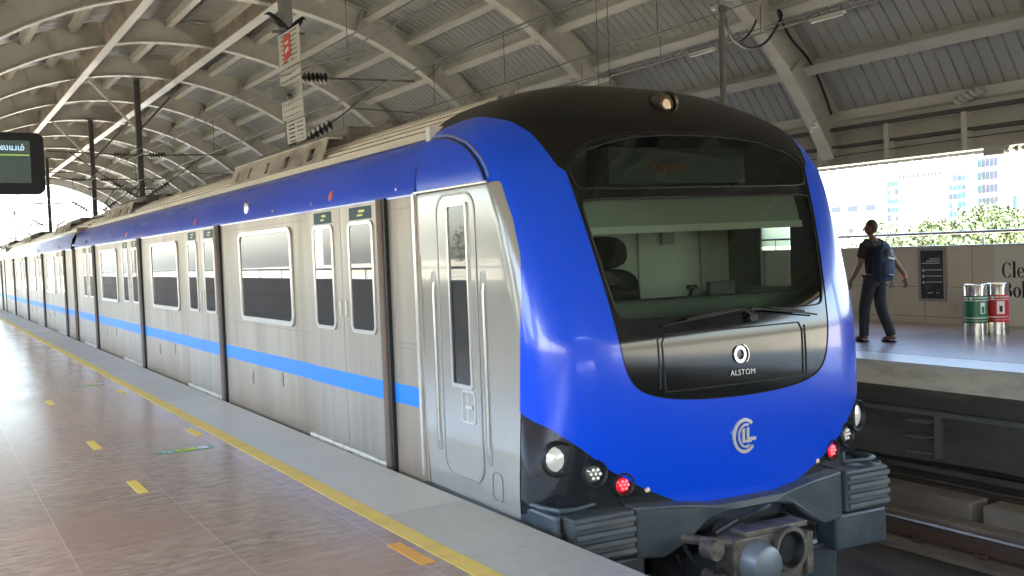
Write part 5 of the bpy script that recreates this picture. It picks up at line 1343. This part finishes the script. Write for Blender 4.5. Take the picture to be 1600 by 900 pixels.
# backpack (worn on the left, seen from behind): a thing of its own
bag = thing('backpack', 'navy blue backpack with black top pocket on the back of the walking person', 'backpack', (PX, PY - .2, 1.2))
def BP(r_, f, z): v = rt * r_ + hd * f; return (PX + v.x, PY + v.y, z)
mb = MB(); rings_ = []
sec = [(0.93, .10, .05), (.95, .135, .085), (1.05, .15, .11), (1.2, .155, .12), (1.33, .15, .11), (1.42, .125, .09), (1.47, .08, .05), (1.48, .02, .02)]
P = []
for z, hx, hy in sec:
    P.append([BP(-.02 + hx * math.copysign(abs(math.cos(a)) ** .6, math.cos(a)), -.20 + hy * math.copysign(abs(math.sin(a)) ** .6, math.sin(a)), z) for a in [2 * math.pi * k / 28 for k in range(29)]])
mb.grid(P); mb.build('bag_body', 'bag', bag, smooth=True)
mb = MB(); P = []
for z, hx, hy in [(1.0, .09, .02), (1.02, .115, .045), (1.14, .12, .055), (1.22, .11, .045), (1.24, .08, .02)]:
    P.append([BP(-.02 + hx * math.cos(a), -.30 + hy * math.sin(a), z) for a in [2 * math.pi * k / 24 for k in range(25)]])
mb.grid(P); mb.build('front_pocket', 'bag', bag, smooth=True)
mb = MB(); P = []
for z, hx, hy in [(1.28, .08, .02), (1.30, .1, .05), (1.37, .1, .05), (1.41, .07, .03)]:
    P.append([BP(-.02 + hx * math.cos(a), -.28 + hy * math.sin(a), z) for a in [2 * math.pi * k / 24 for k in range(25)]])
mb.grid(P); mb.build('top_pocket', 'black', bag, smooth=True)
mb = MB(); mb.tube([BP(-.07, -.345, 1.285), BP(.02, -.35, 1.265), BP(.06, -.34, 1.26)], .013, 6); mb.tube([BP(-.06, -.36, 1.03), BP(.02, -.36, 1.025)], .005, 5); mb.build('reflective_strip', 'whitep', bag)
for s in (-1, 1):
    mb = MB(); mb.tube([BP(s * .1, -.11, 1.42), BP(s * .115, -.06, 1.53), BP(s * .12, .03, 1.565), BP(s * .13, .12, 1.48)], [.022, .024, .024, .02], 8); mb.build('strap', 'bag', bag, smooth=True)
mb = MB()
mb.tube([BP(.13, -.15, 1.0), BP(.17, -.17, .93), BP(.2, -.16, .88), BP(.17, -.15, .84), BP(.16, -.15, .9)], .008, 6); mb.tube([BP(.02, -.16, .92), BP(.1, -.18, .84), BP(.2, -.19, .83)], .008, 6)
mb.build('hanging_buckle_strap', 'bag', bag, smooth=True)
bpy.context.view_layer.update()

# ================================================================== OUTSIDE: trees and buildings
tree_n = 0
def tree(x, y, top, rad, lab, seed):
    rnd = random.Random(seed)
    t = thing('tree', lab, 'tree', (x, y, -10), 'trees beyond the opposite platform')
    mb = MB(); mb.tube([(x, y, -10), (x + .2, y, -5), (x, y + .2, top - rad * 1.4), (x, y, top - rad * .7)], [.4, .3, .24, .1], 8)
    for k in range(6):
        a = rnd.uniform(0, 6.28); mb.tube([(x, y, top - rad * 1.6), (x + math.cos(a) * rad * .6, y + math.sin(a) * rad * .6, top - rad * rnd.uniform(.5, 1.1))], [.16, .05], 6)
    mb.build('trunk', 'trunk', t)
    cl = [(rnd.uniform(-.75, .75) * rad, rnd.uniform(-.75, .75) * rad, top - rad * rnd.uniform(.3, 1.5), rad * rnd.uniform(.22, .42)) for _ in range(16)]
    mb = MB(); vs = []; fs = []
    for k in range(7500):
        c = cl[rnd.randrange(len(cl))]; d = Vector((rnd.gauss(0, 1), rnd.gauss(0, 1), rnd.gauss(0, 1))).normalized() * c[3] * rnd.uniform(.6, 1.08)
        p = Vector((x + c[0], y + c[1], c[2])) + d; n_ = (d.normalized() + Vector((rnd.gauss(0, .5), rnd.gauss(0, .5), rnd.gauss(0, .5)))).normalized()
        a = n_.orthogonal().normalized(); b = n_.cross(a); s = rnd.uniform(.09, .19)
        i = len(vs); vs += [p + a * s, p + b * s * .6, p - a * s, p - b * s * .6]; fs.append((i, i + 1, i + 2, i + 3))
    mb.add(vs, fs); mb.build('crown', 'leaf', t, fixn=False)
# (x/y direction from the camera, distance factor, top height)
spec = [(1.33, 62, 1.2), (1.37, 74, 2.6), (1.41, 62, 2.0), (1.46, 78, 3.0), (1.50, 64, 2.3), (1.545, 80, 3.4), (1.58, 66, 2.9), (1.62, 82, 3.7), (1.66, 67, 3.0), (1.70, 84, 4.0), (1.75, 70, 3.3), (1.8, 80, 3.9), (1.25, 85, 1.5)]
names = 'leftmost small tree beyond the handrail|second tree from the left beyond the handrail|third tree from the left, low in front of the white building|fourth tree from the left beyond the handrail|fifth tree from the left beyond the handrail|sixth tree from the left, below the glass corner|seventh tree from the left, below the tall slab block|eighth tree from the left, behind the seventh|ninth tree from the left beyond the handrail|tallest tree near the right edge of the view|lower tree at the right edge of the view|tree beyond the right edge of the view|small tree hidden behind the train nose'.split('|')
for k, (q, d, tp) in enumerate(spec):
    yy = d / math.hypot(q, 1); tree(q * yy, yy, tp, 3.6, names[k], k + 3)
# unseen left-side trees, heights varied to shape reflections in the train windows
for k in range(7):
    tree(-30 - (k % 2) * 6, 2 + 9 * k, (-.2, 4.4, .6, 1.2, 5.2, .3, 3.8)[k], 4.0, f'unseen tree outside the near side, sized for reflections, {ORD[k]} from the camera', 40 + k)
def building(lab, pts, z0, z1, m, feats):
    """pts: plan polygon; feats: (edge index, f0, f1, z0, z1, mat, name)"""
    cx = sum(p[0] for p in pts) / len(pts); cy = sum(p[1] for p in pts) / len(pts)
    t = thing('building', lab, 'building', (cx, cy, z0))
    mb = MB(); mb.prism(pts, z0, z1, lambda u, v, w_: (u, v, w_)); mb.build('wall', m, t)
    mb = MB(); mb.prism([(cx + (p[0] - cx) * 1.02, cy + (p[1] - cy) * 1.02) for p in pts], z1 + .01, z1 + .7, lambda u, v, w_: (u, v, w_)); mb.build('roof_slab', m, t)
    for ei, f0, f1, a, b, mm, nm in feats:
        p, q = Vector(pts[ei]), Vector(pts[(ei + 1) % len(pts)]); d = q - p; n_ = Vector((d.y, -d.x)).normalized()
        if n_.dot(Vector((0, 0)) - p) < 0: n_ = -n_
        A, B = p + d * f0, p + d * f1; mb = MB()
        mb.prism([(A.x, A.y), (B.x, B.y), (B.x + n_.x * .12, B.y + n_.y * .12), (A.x + n_.x * .12, A.y + n_.y * .12)], a, b, lambda u, v, w_: (u, v, w_)); mb.build(nm, mm, t)
    return t
def dirp(q, x): return (x, x / q)
# main glass-cornered block
f = []
rb = random.Random(5)
for k in range(7):
    for c in range(3):
        if rb.random() < .8: f.append((0, .02 + .048 * c, .06 + .048 * c, 1.2 + 2.05 * k, 2.5 + 2.05 * k + rb.uniform(-.3, .2), rb.choice(['bglass', 'bglass', 'bgrey']), 'window'))
    for c in range(4):
        if rb.random() < .85: f.append((0, .74 + .048 * c, .78 + .048 * c, 1.2 + 2.05 * k, 2.6 + 2.05 * k + rb.uniform(-.3, .2), rb.choice(['bglass', 'bglass', 'bgrey']), 'window'))
f += [(0, .17 + .042 * k, .17 + .042 * k + .02, 15.2, 16.0, 'bdark', 'vent_slot') for k in range(12)]
f += [(0, .03 + .05 * k, .05 + .05 * k, 17.6, 18.3, 'bdark', 'parapet_slot') for k in range(18)]
building('broad white building with teal glass corners behind the trees', [dirp(1.335, 200), dirp(1.572, 200), dirp(1.54, 240), dirp(1.36, 240)], -10, 17.2, 'bwhite', f)
f = []
for k in range(7):
    for c in range(5): f.append((0, .12 + .16 * c, .25 + .16 * c, -1 + 2.9 * k, .8 + 2.9 * k, 'bgrey' if c else 'bglass', 'window'))
building('tall white slab block with grey blue window bands', [dirp(1.578, 205), dirp(1.655, 205), dirp(1.64, 225), dirp(1.59, 225)], -10, 19.2, 'bwhite', f)
building('pale block with one narrow blue window strip near the right edge', [dirp(1.68, 205), dirp(1.85, 205), dirp(1.85, 230), dirp(1.68, 230)], -10, 14, 'bwhite', [(0, .08, .16, 2, 9.5, 'bglass', 'window')])
f = []
for k in range(4): f.append((0, .1 + .22 * k, .22 + .22 * k, 6.5, 7.6, 'bgrey', 'window'))
for k in range(4): f.append((0, .14 + .2 * k, .2 + .2 * k, 2.5, 3.4, 'bdark', 'window'))
building('low washed-out white building behind the walking person', [dirp(1.15, 150), dirp(1.335, 150), dirp(1.335, 175), dirp(1.15, 175)], -10, 8.6, 'bwhite', f)
# left side buildings
for k, (y0, y1, z, x) in enumerate([(-30, 5, 9, -60), (12, 30, 15, -75), (38, 70, 7, -55)]):
    f = [(0, .1 + .16 * i, .18 + .16 * i, 1 + 3 * j, 2.6 + 3 * j, 'bgrey', 'window') for i in range(5) for j in range(int(z / 3))]
    building(f'white apartment block outside the near side of the station, {ORD[k]} from the camera', [(x, y0), (x, y1), (x - 15, y1), (x - 15, y0)], -10, z, 'bwhite', f)
mb = MB(); mb.prism([(0, 0), (7, 0), (3.5, 1.1)], 0, 5, lambda u, v, w_: (52 + w_, 27.5 + u - 3, -.9 + v)); tag(mb.build('canopy_roof', 'tarp'), 'small white canopy roof just above the parapet at the right edge', 'canopy')
